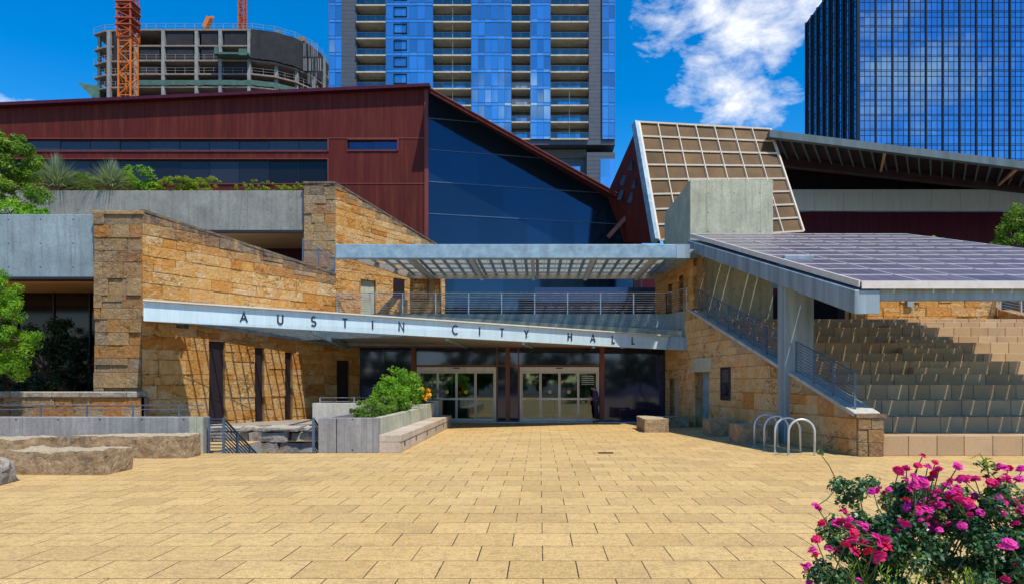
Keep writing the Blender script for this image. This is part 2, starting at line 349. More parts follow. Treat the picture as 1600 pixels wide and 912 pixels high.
class MB:
    def __init__(s): s.v = []; s.f = []; s.r = []; s.st = []; s.smooth = False
    def face(s, idx, r=.5, st=0.0): s.f.append(tuple(idx)); s.r.append(r); s.st.append(st)
    def add(s, vs, fs, r=.5, st=0.0):
        o = len(s.v); s.v += [tuple(v) for v in vs]
        for f in fs: s.face([o+i for i in f], r, st)
        return s
    def hexa(s, p, r=.5):   # bottom 4 ccw, top 4
        return s.add(p, [(3,2,1,0),(4,5,6,7),(0,1,5,4),(1,2,6,5),(2,3,7,6),(3,0,4,7)], r)
    def box(s, x0, x1, y0, y1, z0, z1, r=.5):
        return s.hexa([(x0,y0,z0),(x1,y0,z0),(x1,y1,z0),(x0,y1,z0),(x0,y0,z1),(x1,y0,z1),(x1,y1,z1),(x0,y1,z1)], r)
    def plate(s, pts, off, r=.5):
        pts = [Vector(p) for p in pts]; off = Vector(off); n = len(pts)
        vs = pts + [p+off for p in pts]
        nrm = Vector((0,0,0))
        for i in range(n): nrm += pts[i].cross(pts[(i+1) % n])
        if nrm.dot(off) > 0: fs = [tuple(range(n-1,-1,-1)), tuple(range(n,2*n))] + [(i,(i+1)%n,(i+1)%n+n,i+n) for i in range(n)]
        else: fs = [tuple(range(n)), tuple(range(2*n-1,n-1,-1))] + [((i+1)%n,i,i+n,(i+1)%n+n) for i in range(n)]
        return s.add(vs, fs, r)
    def bar(s, p, q, w, h, up=(0,0,1), r=.5):
        p, q = Vector(p), Vector(q); d = (q-p).normalized(); up = Vector(up)
        if abs(d.dot(up)) > .98: up = Vector((0,1,0))
        sd = d.cross(up).normalized(); u = sd.cross(d).normalized()
        c = [(-.5,-.5),(.5,-.5),(.5,.5),(-.5,.5)]
        vs = [e+sd*a*w+u*b*h for e in (p, q) for a, b in c]
        return s.add(vs, [(0,1,2,3),(7,6,5,4),(0,4,5,1),(1,5,6,2),(2,6,7,3),(3,7,4,0)], r)
    def tube(s, p, q, r0, r1=None, n=8, r=.5, cap=True):
        return s.path([p, q], [r0, r0 if r1 is None else r1], n, r, cap)
    def path(s, pts, rad, n=8, r=.5, cap=True):
        pts = [Vector(p) for p in pts]; o = len(s.v); k = len(pts)
        if not isinstance(rad, (list, tuple)): rad = [rad]*k
        prev = None
        for i, p in enumerate(pts):
            d = (pts[min(i+1,k-1)]-pts[max(i-1,0)]).normalized()
            if prev is None: a = d.orthogonal().normalized()
            else:
                a = prev - d*prev.dot(d); a = a.normalized() if a.length > 1e-6 else d.orthogonal().normalized()
            prev = a; b = d.cross(a)
            for j in range(n):
                t = 2*PI*j/n; s.v.append(tuple(p+(a*math.cos(t)+b*math.sin(t))*rad[i]))
        for i in range(k-1):
            for j in range(n):
                j2 = (j+1) % n; s.face((o+i*n+j, o+i*n+j2, o+(i+1)*n+j2, o+(i+1)*n+j), r)
        if cap:
            s.face([o+j for j in range(n-1,-1,-1)], r); s.face([o+(k-1)*n+j for j in range(n)], r)
        return s
    def ribbon(s, pts2, w, fn, depth):
        """polyline stroke in 2D extruded; fn(u,v,d)->3D"""
        k = len(pts2); L = []; R = []
        for i in range(k):
            a = Vector(pts2[max(i-1,0)]); b = Vector(pts2[i]); c = Vector(pts2[min(i+1,k-1)])
            d1 = (b-a).normalized() if i > 0 else (c-b).normalized(); d2 = (c-b).normalized() if i < k-1 else d1
            n1 = Vector((-d1.y, d1.x)); n2 = Vector((-d2.y, d2.x)); m = (n1+n2).normalized(); sc = 1/max(.45, m.dot(n1))
            L.append(b+m*w/2*sc); R.append(b-m*w/2*sc)
        for i in range(k-1):
            q = [L[i], R[i], R[i+1], L[i+1]]
            s.add([fn(p.x,p.y,0) for p in q]+[fn(p.x,p.y,depth) for p in q], [(0,1,2,3),(7,6,5,4),(0,4,5,1),(1,5,6,2),(2,6,7,3),(3,7,4,0)])
        return s
    def build(s, name, mat, parent=None, loc=None, bevel=0, label=None, smooth=False):
        off = Vector((0,0,0))
        if parent is not None:
            root = parent
            while root.parent: root = root.parent
            off = root.location.copy()
        elif loc is not None: off = Vector(loc)
        me = bpy.data.meshes.new(name)
        vv = [(v[0]-off.x, v[1]-off.y, v[2]-off.z) for v in s.v]
        me.from_pydata(vv, [], s.f); me.validate(clean_customdata=False)
        if len(me.polygons) == len(s.r):
            a = me.attributes.new('rnd', 'FLOAT', 'FACE'); a.data.foreach_set('value', s.r)
            if any(s.st): b = me.attributes.new('stain', 'FLOAT', 'FACE'); b.data.foreach_set('value', s.st)
        me.update()
        if smooth: me.shade_smooth()
        me.materials.append(mat)
        o = bpy.data.objects.new(name, me); C.objects.link(o)
        if parent is not None: o.parent = parent
        else: o.location = off
        if bevel:
            b = o.modifiers.new('Bevel', 'BEVEL'); b.width = bevel; b.segments = 1; b.limit_method = 'ANGLE'; b.angle_limit = math.radians(50)
        if label: o['label'] = label
        return o
def tag(o, label=None, cat=None, group=None, kind=None):
    for k, v in (('label', label), ('category', cat), ('group', group), ('kind', kind)):
        if v: o[k] = v
    return o
def empty(name, loc, label, cat, group=None):
    o = bpy.data.objects.new(name, None); C.objects.link(o); o.location = loc
    o.empty_display_size = .3
    return tag(o, label, cat, group)
def children(o): return [c for c in bpy.data.objects if c.parent == o]
def copy_tree(o, parent=None):
    c = o.copy(); C.objects.link(c); c.parent = parent
    for ch in children(o): copy_tree(ch, c)
    return c

def ashlar(mb, O, U, W, conv, N, seed=1, hr=(.32,.52), lr=(.45,1.15), thick=.25, gap=.008, proud=.04, stain=None, vstart=None):
    """coursed random blocks filling convex uv polygon(s); O origin, U/W axes, N outward"""
    rg = random.Random(seed); O, U, W, N = Vector(O), Vector(U), Vector(W), Vector(N)
    if not isinstance(conv[0], list): conv = [conv]
    allv = [p[1] for c in conv for p in c]; allu = [p[0] for c in conv for p in c]
    v = (min(allv) if vstart is None else vstart); u0, u1 = min(allu), max(allu)
    while v < max(allv):
        hgt = rg.uniform(*hr); u = u0 - rg.uniform(0, .8)
        while u < u1:
            ln = rg.uniform(*lr)
            subs = [(0,1)] if rg.random() > .15 else [(0,.5),(.5,1)]
            for a, b in subs:
                rect = [(u+gap/2, v+hgt*a+gap/2), (u+ln-gap/2, v+hgt*a+gap/2), (u+ln-gap/2, v+hgt*b-gap/2), (u+gap/2, v+hgt*b-gap/2)]
                rv = rg.random(); pr = rg.uniform(.008, proud)
                for c in conv:
                    p = clip_poly(rect, c)
                    if len(p) < 3: continue
                    ar = abs(sum(p[i][0]*p[(i+1)%len(p)][1]-p[(i+1)%len(p)][0]*p[i][1] for i in range(len(p))))/2
                    if ar < .004: continue
                    cu = sum(q[0] for q in p)/len(p); cv = sum(q[1] for q in p)/len(p)
                    sv = stain(cu, cv) if stain else 0
                    n = len(p); k = .94
                    f0 = [O+U*q[0]+W*q[1]-N*thick for q in p]
                    f1 = [O+U*q[0]+W*q[1]+N*(pr-.015) for q in p]
                    bx = .014
                    f2 = []
                    for q in p:
                        du, dv = cu-q[0], cv-q[1]
                        f2.append(O+U*(q[0]+math.copysign(min(bx,abs(du)*.5),du))+W*(q[1]+math.copysign(min(bx,abs(dv)*.5),dv))+N*pr)
                    o = len(mb.v); mb.v += [tuple(x) for x in f0+f1+f2]
                    for i in range(n):
                        j = (i+1) % n
                        mb.face((o+i, o+j, o+n+j, o+n+i), rv, sv); mb.face((o+n+i, o+n+j, o+2*n+j, o+2*n+i), rv, sv)
                    mb.face([o+2*n+i for i in range(n)], rv, sv)
            u += ln
        v += hgt
    return mb

def rectpoly(u0, u1, v0, v1): return [(u0,v0),(u1,v0),(u1,v1),(u0,v1)]

def panes(mb, O, U, W, N, us, vs, jit=.01, gap=0.0, conv=None, seed=3):
    rg = random.Random(seed); O, U, W, N = Vector(O), Vector(U), Vector(W), Vector(N)
    for i in range(len(us)-1):
        for j in range(len(vs)-1):
            p = rectpoly(us[i]+gap, us[i+1]-gap, vs[j]+gap, vs[j+1]-gap)
            if conv: p = clip_poly(p, conv)
            if len(p) < 3: continue
            a, b, c = [rg.uniform(-jit, jit) for _ in range(3)]
            q = [O+U*x+W*y+N*(a+b*(x-us[i])/(us[i+1]-us[i])+c*(y-vs[j])/(vs[j+1]-vs[j])) for x, y in p]
            mb.add(q, [tuple(range(len(q)))], rg.random()*.7 if vs[j+1]-vs[j] > .8 else .8+.2*rg.random())
    return mb

def join(d, s):
    o_ = len(d.v); d.v += s.v; d.f += [tuple(i+o_ for i in f) for f in s.f]; d.r += s.r; d.st += s.st
def rail_panel(p, q, h, nr=8, post=1.2, r=.012, pr=.025, top=.022, base=.12):
    """railing between p and q (3D base points), horizontals parallel to pq"""
    p, q = Vector(p), Vector(q); L = (q-p).length; k = max(1, round(L/post)); mps = []; mr = MB()
    for i in range(k+1):
        mp = MB(); mps.append(mp); b = p+(q-p)*i/k; mp.bar(b, b+Vector((0,0,h)), pr*2, pr*.9, up=(0,1,0))
    for j in range(nr):
        z = Vector((0,0,base+(h-base)*j/(nr-1)))
        mr.tube(p+z, q+z, top if j == nr-1 else r, n=6)
    return mps, mr

# ------------------------------------------------------------------ foliage
def leaf_mesh(name, clumps, n, size, mat, parent=None, seed=0, asp=.5, up=.4, shade=None, loc=None):
    """clumps: list of (x,y,z,r). Leaves are small bent diamonds scattered round them."""
    rg = np.random.default_rng(seed); cl = np.array(clumps)
    idx = rg.integers(0, len(cl), n) if shade is None else rg.choice(len(cl), n, p=shade)
    d = rg.normal(size=(n,3)); d /= np.linalg.norm(d, axis=1)[:,None]
    rad = rg.random(n)**.45
    c = cl[idx,:3] + d*(cl[idx,3]*rad)[:,None]*np.array([1,1,.8])
    nrm = d*.8 + rg.normal(size=(n,3))*.6; nrm[:,2] += up; nrm /= np.linalg.norm(nrm, axis=1)[:,None]
    t = rg.normal(size=(n,3)); t -= nrm*np.sum(t*nrm, axis=1)[:,None]; t /= np.linalg.norm(t, axis=1)[:,None]
    b = np.cross(nrm, t); L = (size*(.6+.8*rg.random(n)))[:,None]
    v0 = c-t*L*.5; v1 = c+b*L*asp*.5+nrm*L*.08; v2 = c+t*L*.5-nrm*L*.12; v3 = c-b*L*asp*.5+nrm*L*.08
    V = np.stack([v0,v1,v2,v3], 1).reshape(-1,3)
    off = np.zeros(3)
    if parent is not None:
        root = parent
        while root.parent: root = root.parent
        off = np.array(root.location)
    elif loc is not None: off = np.array(loc)
    V = V-off
    me = bpy.data.meshes.new(name); me.vertices.add(4*n); me.vertices.foreach_set('co', V.ravel())
    me.loops.add(4*n); me.loops.foreach_set('vertex_index', np.arange(4*n)); me.polygons.add(n)
    me.polygons.foreach_set('loop_start', np.arange(0,4*n,4)); me.update(calc_edges=True)
    cr = rg.random(len(cl))
    val = np.clip(.55*rg.random(n)+.45*cr[idx], 0, 1)
    a = me.attributes.new('rnd', 'FLOAT', 'FACE'); a.data.foreach_set('value', val)
    me.materials.append(mat); o = bpy.data.objects.new(name, me); C.objects.link(o)
    if parent is not None: o.parent = parent
    elif loc is not None: o.location = loc
    return o
def blob_clumps(blobs, k, r, seed=0, shell=.55):
    rg = random.Random(seed); out = []; tot = sum(b[3]*b[4]*b[5] for b in blobs)
    for b in blobs:
        m = max(2, int(k*b[3]*b[4]*b[5]/tot))
        for _ in range(m):
            d = Vector((rg.gauss(0,1), rg.gauss(0,1), rg.gauss(0,1))).normalized(); q = shell+(1-shell)*rg.random()
            out.append((b[0]+d.x*b[3]*q, b[1]+d.y*b[4]*q, b[2]+d.z*b[5]*q, r*rg.uniform(.6,1.25)))
    return out
def tree(name, label, cat, base, blobs, n, size, mat, k=60, r=.5, seed=0, trunk=.16, group=None, asp=.5):
    o = empty(name, base, label, cat, group); B = Vector(base); rg = random.Random(seed+7)
    tb = MB(); cz = max(b[2] for b in blobs); tops = Vector((blobs[0][0], blobs[0][1], blobs[0][2]))
    mid = B.lerp(tops, .5)+Vector((rg.uniform(-.2,.2), 0, 0))
    tb.path([B, B.lerp(mid,.5), mid, tops], [trunk, trunk*.8, trunk*.65, trunk*.35], 8)
    cl = blob_clumps(blobs, k, r, seed)
    for c in cl[::3]:
        e = Vector(c[:3]); s0 = mid.lerp(tops, rg.random()); m2 = s0.lerp(e, .5)+Vector((0,0,.1))
        tb.path([s0, m2, e], [trunk*.3, trunk*.2, trunk*.06], 5)
    tb.build('trunk', M['bark'], o, smooth=True)
    leaf_mesh('crown', cl, n, size, mat, o, seed, asp)
    return o
# ================================================================== setting: ground, plaza
HX0, HX1, HY0, HY1 = -9.22, -6.15, 18.80, 22.60
def ringmesh(mb, x0, x1, y0, y1, z):
    xs = [x0, HX0, HX1, x1]; ys = [y0, HY0, HY1, y1]
    for i in range(3):
        for j in range(3):
            if i == 1 and j == 1: continue
            mb.add([(xs[i],ys[j],z),(xs[i+1],ys[j],z),(xs[i+1],ys[j+1],z),(xs[i],ys[j+1],z)], [(0,1,2,3)])
    return mb
tag(ringmesh(MB(), -900, 900, -600, 1500, -.008).build('ground', M['asphalt']), kind='structure')
tag(ringmesh(MB(), -40, 32, -14, 33.6, 0).build('plaza_paving', M['pavers']), kind='structure')
rd = MB(); rd.add([(-300,-40,-.004),(300,-40,-.004),(300,-26,-.004),(-300,-26,-.004)], [(0,1,2,3)])
tag(rd.build('road', M['asphalt']), kind='structure')

# ---- sunken stair
o = empty('sunken_stair', (-7.7, 18.9, 0), 'concrete steps dropping below the plaza between blue railings and planter', 'stairs')
for i in range(12):
    z = -.17*(i+1); y = 18.80+.31*i
    MB().box(HX0+.02, HX1-.02, y, min(y+.34, HY1+.4), z-.25, z).build('step', M['conc_warm'], o, bevel=.01)
b = MB(); b.box(HX0-.2, HX0, HY0, HY1+.3, -2.6, -.012); b.box(HX1, HX1+.2, HY0, HY1+.3, -2.6, -.012); b.box(HX0, HX1, HY0-.2, HY0, -2.6, -.012)
b.build('side_wall', M['conc_plain'], o)

def rock_blocks(mb, x0, x1, y, z0, z1, seed, hr=(.34,.5), lr=(.7,1.7), dep=.6):
    rg = random.Random(seed); z = z0
    while z < z1:
        h = min(rg.uniform(*hr), z1-z+.05); x = x0
        while x < x1:
            l = rg.uniform(*lr); e = min(x+l, x1); yy = y+rg.uniform(-.14,.12)
            bm_rock(mb, x+.015, e-.015, yy, y+dep, z+.02, z+h-.02, rg)
            x = e
        z += h
def bm_rock(mb, x0, x1, y0, y1, z0, z1, rg, amp=.05, cell=.14, r=.5, taper=0.0, lump=0.0):
    """rough quarried block: subdivided box with noise"""
    from mathutils import noise
    nx, ny, nz = [max(2, int(round((b-a)/cell))) for a, b in ((x0,x1),(y0,y1),(z0,z1))]
    off = Vector((rg.uniform(0,99), rg.uniform(0,99), rg.uniform(0,99))); idx = {}
    def vt(i, j, k):
        key = (i,j,k)
        if key in idx: return idx[key]
        u, v, w = i/nx, j/ny, k/nz
        p = Vector((x0+(x1-x0)*u, y0+(y1-y0)*v, z0+(z1-z0)*w))
        cx_, cy_ = (x0+x1)/2, (y0+y1)/2
        p.x += (cx_-p.x)*taper*w; p.y += (cy_-p.y)*taper*w
        d = noise.noise_vector((p+off)*2.2)*amp*1.5+noise.noise_vector((p+off)*6)*amp*.8+noise.noise_vector((p+off)*14)*amp*.45
        if k == 0: d.z = 0
        e = sum(1 for t in (u, v, w) if t in (0, 1))
        if e >= 2: 
            ctr = Vector((cx_, cy_, (z0+z1)/2)); d += (ctr-p).normalized()*amp*(.1+.8*abs(noise.noise((p+off)*3)))
            if k == 0: d.z = 0
        if k == nz and lump: d.z += lump*(noise.noise((p+off)*1.3)+.4*(math.floor(noise.noise((p+off)*.9)*3)/2))
        mb.v.append(tuple(p+d)); idx[key] = len(mb.v)-1; return idx[key]
    def q(a, b, c, d): mb.face((vt(*a), vt(*b), vt(*c), vt(*d)), r)
    for i in range(nx):
        for j in range(ny): q((i,j,nz),(i+1,j,nz),(i+1,j+1,nz),(i,j+1,nz)); q((i,j+1,0),(i+1,j+1,0),(i+1,j,0),(i,j,0))
        for k in range(nz): q((i,0,k),(i+1,0,k),(i+1,0,k+1),(i,0,k+1)); q((i+1,ny,k),(i,ny,k),(i,ny,k+1),(i+1,ny,k+1))
    for j in range(ny):
        for k in range(nz): q((0,j+1,k),(0,j,k),(0,j,k+1),(0,j+1,k+1)); q((nx,j,k),(nx,j+1,k),(nx,j+1,k+1),(nx,j,k+1))
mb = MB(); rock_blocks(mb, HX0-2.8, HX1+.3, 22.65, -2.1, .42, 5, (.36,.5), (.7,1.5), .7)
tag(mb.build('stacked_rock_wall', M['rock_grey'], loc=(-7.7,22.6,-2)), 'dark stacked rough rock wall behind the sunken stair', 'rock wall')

# ================================================================== CITY HALL
hall = empty('city_hall', (0, 33, 0), 'red copper, sandstone and glass civic building with lettered entrance canopy', 'building')
def back(mb, O, U, W, N, convs, t=1.2, gap=.045):
    O, U, W, N = Vector(O), Vector(U), Vector(W), Vector(N)
    for c in convs:
        o = len(mb.r); mb.plate([O+U*a+W*b-N*gap for a, b in c], -N*t, .5)
        for k in range(o, len(mb.r)): mb.st[k] = .55
Zax = (0,0,1)
# --- left splayed stone wall
LO = Vector((-14.08, 24.2, 0)); LU = Vector((5.33, 8.8, 0)).normalized(); LN = Vector((LU.y, -LU.x, 0))
def Lu(x): k = (x-CX)/F; return (k*24.2+14.08)/(LU.x-LU.y*k)
def Lp(x, y): u = Lu(x); D = 24.2+LU.y*u; return u, pz(y, D)
ztop = lambda u: 7.95+(6.88-7.95)*u/8.85
slots = []
for a, b_, yt in ((326,352,533),(398,413,543),(445,457,550),(526,547,562.5)):
    slots.append((Lu(a), Lu(b_), Lp((a+b_)/2, yt)[1]))
convs = []; pu = 0
for a, b_, zt in slots:
    convs.append(rectpoly(pu, a, 0, 4.6)); convs.append(rectpoly(a, b_, zt, 4.6)); pu = b_
convs.append(rectpoly(pu, 10.35, 0, 4.6))
convs.append([(0,4.6),(8.85,4.6),(8.85,ztop(8.85)),(0,ztop(0))])
mb = MB()
ashlar(mb, LO, LU, Zax, convs, LN, 11, (.34,.55), (.5,1.25), .2, proud=.06, stain=lambda u, v: max(0, min(1, 1.05-(ztop(u)-v)/.75)) if v > 4.6 else 0, vstart=0)
back(mb, LO, LU, Zax, LN, convs)
lw = mb.build('sandstone_wall', M['stone'], hall, label='tall ochre sandstone wall with sloping weathered top, left of the entrance')
for a, b_, zt in slots:
    p = LO+LU*a-LN*.14; q = LO+LU*b_-LN*.14
    MB().plate([p, q, q+Vector((0,0,zt)), p+Vector((0,0,zt))], -LN*.05).build('tall_slot_panel', M['doorpanel'], lw)
mb = MB()
k = 0; u = 0
rg = random.Random(4)
while u < 8.8:
    l = rg.uniform(.7,1.1); e = min(8.86, u+l); z0, z1 = ztop(u), ztop(e)
    a, c = LO+LU*(u+.008)+LN*.05, LO+LU*(e-.008)+LN*.05
    mb.plate([a+Vector((0,0,z0)), c+Vector((0,0,z1)), c+Vector((0,0,z1+.11)), a+Vector((0,0,z0+.11))], -LN*1.5, rg.random()); u = e
for i in range(len(mb.st)): mb.st[i] = .8
mb.build('coping', M['stone_pale'], lw, bevel=.012)
MB().box(-13.25,-12.95,24.9,25.2,3.92,4.05).build('wall_light', M['black'], lw)
# pier end (frontal)
mb = MB(); pc = [rectpoly(0, 1.66, 0, 7.85)]
ashlar(mb, (-15.76,24.2,0), (1,0,0), Zax, pc, (0,-1,0), 23, (.38,.6), (.45,1.0), .2, proud=.10, stain=lambda u, v: max(0, 1.0-(7.95-v)/.5))
back(mb, (-15.76,24.2,0), (1,0,0), Zax, (0,-1,0), pc, 1.0)
pr = mb.build('stone_pier', M['stone_pale'], hall, label='rough tan and grey stone end pier of the left wall')
MB().box(-15.82,-14.02,24.12,25.3,7.852,8.0,.2).build('coping', M['stone_pale'], pr, bevel=.02)
# --- concrete band 1 with soffit + dark glazing
mb = MB(); mb.box(-36, -15.78, 24.4, 24.8, pz(433,24.4), pz(335,24.4)); mb.build('concrete_parapet', M['conc'], hall, bevel=.015, label='streaked grey concrete parapet at far left')
MB().box(-36, -15.78, 24.8, 34, 5.9, 6.1).build('tan_soffit', M['tansoffit'], hall)
MB().box(-36,-15.78,24.35,24.9,5.60,5.678).build('drip_beam', M['doorpanel'], hall)
mb = MB(); panes(mb, (-36,30.4,0), (1,0,0), Zax, (0,-1,0), [i*1.6 for i in range(14)], [0,2.7,5.9], .01)
dg = mb.build('ground_floor_glazing', M['bluewin'], hall)
mb = MB(); [mb.box(-36+i*1.6-.03,-36+i*1.6+.03,30.33,30.4,0,5.9) for i in range(14)]; mb.box(-36,-15,30.33,30.4,2.68,2.74); mb.build('mullion', M['black'], dg)
# --- concrete band 2
x0, x1 = -30, px(475,33.2)
zb2a, zb2b = pz(360,33.2), pz(298,33.2)
MB().box(x0, x1, 33.2, 33.6, zb2a, zb2b).build('concrete_parapet', M['conc_grey'], hall, bevel=.015, label='long pale concrete terrace parapet below the plants')
MB().box(x0, x1+.0, 33.6, 38.4, zb2a+.12, zb2a+.5).build('tan_soffit', M['tansoffit'], hall, label='smooth tan soffit under the upper terrace')
mb = MB(); mb.box(x0, x1, 33.16, 33.3, zb2a-.13, zb2a-.003); mb.build('drip_beam', M['doorpanel'], hall)
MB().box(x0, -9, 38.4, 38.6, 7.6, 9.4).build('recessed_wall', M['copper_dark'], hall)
mb = MB(); panes(mb, (x0,38.38,0), (1,0,0), Zax, (0,-1,0), [i*1.5 for i in range(14)], [6.4,8.35], .01); mb.build('recessed_window', M['bluewin'], hall)
MB().box(-30,-14,25.5,38.4,6.15,6.35).build('terrace_floor', M['conc_plain'], hall)
# --- upper stone pier + wall
zt = pz(288,33)
mb = MB(); pc = [rectpoly(0, 1.53, 4.8, zt)]
ashlar(mb, (px(475,33),33,0), (1,0,0), Zax, pc, (0,-1,0), 31, (.36,.55), (.4,.95), .2, proud=.06, stain=lambda u, v: max(0, 1-(zt-v)/.5))
back(mb, (px(475,33),33,0), (1,0,0), Zax, (0,-1,0), pc, 1.0)
up = mb.build('stone_pier', M['stone_pale'], hall, label='upper stone pier rising behind the long sloping wall')
UO = Vector((px(524,33),33,0)); UE = Vector((px(690,40),40,0)); UU = (UE-UO).normalized(); UL = (UE-UO).length; UN = Vector((UU.y,-UU.x,0))
zt2 = lambda u: zt+(9.7-zt)*u/UL
mb = MB(); pc = [[(0,4.8),(UL+.3,4.8),(UL+.3,zt2(UL+.3)),(0,zt)]]
ashlar(mb, UO, UU, Zax, pc, UN, 37, (.34,.5), (.5,1.2), .2, stain=lambda u, v: max(0, 1-(zt2(u)-v)/.5))
back(mb, UO, UU, Zax, UN, pc, 1.0)
uw = mb.build('sandstone_wall', M['stone'], hall, label='upper ochre sandstone wall running back to the copper corner')
mb = MB(); mb.plate([UO+UN*.05+Vector((0,0,zt+.002)), UO+UU*UL+UN*.05+Vector((0,0,zt2(UL))), UO+UU*UL+UN*.05+Vector((0,0,zt2(UL)+.1)), UO+UN*.05+Vector((0,0,zt+.1))], -UN*1.1, .2)
mb.box(px(475,33)-.04, px(524,33)+.02, 32.93, 34.05, zt+.004, zt+.11, .2); [mb.st.__setitem__(i,.9) for i in range(len(mb.st))]
mb.build('coping', M['stone_pale'], uw, bevel=.015)
# small side railing left of upper pier
# --- terrace slab
TZ = 5.1; RD = 31.8
XL, XR = -9.6, 5.92
mb = MB(); mb.plate([(XL,RD,3.62),(XR,RD,3.62),(6.62,30.05,3.62),(6.9,34,3.62),(7,46,3.62),(-12,46,3.62),(-9.6,33,3.62)], (0,0,TZ-3.62))
mb.build('terrace_slab', M['conc'], hall, bevel=.015, label='concrete edge of the terrace above the doors')
# walls under the roof canopy (left, receding) with tan door, frontal face with slot
VO = Vector((-9.55,31.9,0)); VE = Vector((-6.6,34.8,0)); VU = (VE-VO).normalized(); VL = (VE-VO).length; VN = Vector((VU.y,-VU.x,0))
mb = MB(); d0, d1 = VL*.32, VL*.52
pc = [rectpoly(0,d0,TZ,7.2), rectpoly(d0,d1,TZ+1.75,7.2), rectpoly(d1,VL-1.0,TZ,7.2), rectpoly(VL-1.0,VL-.15,TZ,TZ+1.0)]
ashlar(mb, VO, VU, Zax, pc, VN, 41, (.3,.45), (.4,.9), .2); back(mb, VO, VU, Zax, VN, pc, .6)
vw = mb.build('sandstone_wall', M['stone'], hall, label='short sandstone wall at the left end of the roofed terrace')
p = VO+VU*d0-VN*.15; q = VO+VU*d1-VN*.15
MB().plate([p+Vector((0,0,TZ)), q+Vector((0,0,TZ)), q+Vector((0,0,TZ+1.75)), p+Vector((0,0,TZ+1.75))], -VN*.05).build('door', M['conc_pale'], vw, label='pale door on the terrace')
p = VO+VU*(VL-1.0)-VN*.5; q = VO+VU*VL-VN*.5
MB().plate([p+Vector((0,0,TZ)), q+Vector((0,0,TZ)), q+Vector((0,0,7.2)), p+Vector((0,0,7.2))], -VN*.1).build('recess_panel', M['doorpanel'], vw)
mb = MB(); xs0, xs1 = -6.6, px(687,34.8); s0, s1 = px(668,34.8)-xs0, px(679,34.8)-xs0
pc = [rectpoly(0,s0,TZ,7.4), rectpoly(s0,s1,TZ,5.9), rectpoly(s0,s1,7.25,7.4), rectpoly(s1,xs1-xs0,TZ,7.4)]
ashlar(mb, (xs0,34.8,0), (1,0,0), Zax, pc, (0,-1,0), 43, (.3,.45), (.4,.9), .2); back(mb, (xs0,34.8,0), (1,0,0), Zax, (0,-1,0), pc, .6)
fw = mb.build('sandstone_wall', M['stone'], hall, label='narrow frontal stone wall on the terrace with a slot window')
MB().box(xs0+s0, xs0+s1, 35.0, 35.05, 5.8, 7.3).build('slot_window', M['tansoffit'], fw)
# terrace right wall (plane of the amphitheatre wall, above the terrace)
RO = Vector((8.4,18.1,0)); RU = Vector((-.153,.988,0)).normalized(); RN = Vector((-RU.y, RU.x, 0))
def Ru(x): k = (x-CX)/F; return (8.4-18.1*k)/(-RU.x+RU.y*k)
def Rp(x, y): u = Ru(x); return u, pz(y, 18.1+RU.y*u)
ua, ub = Ru(1078), Ru(1030)
o1a, o1b, o2a, o2b = Ru(1068), Ru(1060), Ru(1050), Ru(1043)
mb = MB()
pc = [rectpoly(ua-.3,o1a,TZ,7.3), rectpoly(o1a,o1b,6.75,7.3), rectpoly(o1b,o2a,TZ,7.3), rectpoly(o2a,o2b,6.55,7.3), rectpoly(o2b,ub+.6,TZ,7.3)]
ashlar(mb, RO, RU, Zax, pc, RN, 47, (.3,.5), (.5,1.1), .2); back(mb, RO, RU, Zax, RN, pc, .5)
tw = mb.build('sandstone_wall', M['stone'], hall, label='sandstone wall with two narrow openings at the right end of the terrace')
for a, b_, z in ((o1a,o1b,6.75),(o2a,o2b,6.55)):
    p = RO+RU*a-RN*.3; q = RO+RU*b_-RN*.3
    MB().plate([p+Vector((0,0,TZ)), q+Vector((0,0,TZ)), q+Vector((0,0,z)), p+Vector((0,0,z))], -RN*.05).build('opening_panel', M['darkglass'], tw)
# concrete pier block
MB().box(6.68, px(1208,30.3), 30.3, 36.5, 4.0, pz(281,30.3)).build('concrete_tower', M['conc_pale'], hall, bevel=.02, label='bare pale concrete block above the solar canopy')

# --- copper wing (frontal) with window bands
DW = 42.0
def zc(x): return pz(170+(140-170)*x/668, DW)
xr = px(668,DW); xl = -48
zz = lambda X: zc(X*F/DW+CX)
rows = [(px(40,DW), px(512,DW), pz(236,DW), pz(218,DW)), (px(90,DW)-6, px(512,DW), pz(287,DW), pz(249.5,DW)), (px(543,DW), px(621,DW), pz(235,DW), pz(219,DW))]
zsplit = pz(212,DW)
mb = MB()
mb.plate([(xl,DW,zsplit),(xr,DW,zsplit),(xr,DW,zz(xr)),(xl,DW,zz(xl))], (0,10,0))
zs = [5.0, rows[1][2], rows[1][3], rows[0][2], rows[0][3], zsplit]
xb = rows[0][1]
mb.box(xb, rows[2][0], DW, DW+3, 5, zsplit); mb.box(rows[2][1], xr, DW, DW+3, 5, zsplit)
mb.box(rows[2][0], rows[2][1], DW, DW+3, 5, rows[2][2]); mb.box(rows[2][0], rows[2][1], DW, DW+3, rows[2][3], zsplit)
mb.box(xl, xb, DW, DW+3, 5, zs[1]); mb.box(xl, xb, DW, DW+3, zs[2], zs[3]); mb.box(xl, xb, DW, DW+3, zs[4], zsplit)
cw = mb.build('copper_wall', M['copper'], hall, label='weathered dark red copper cladding, left wing')
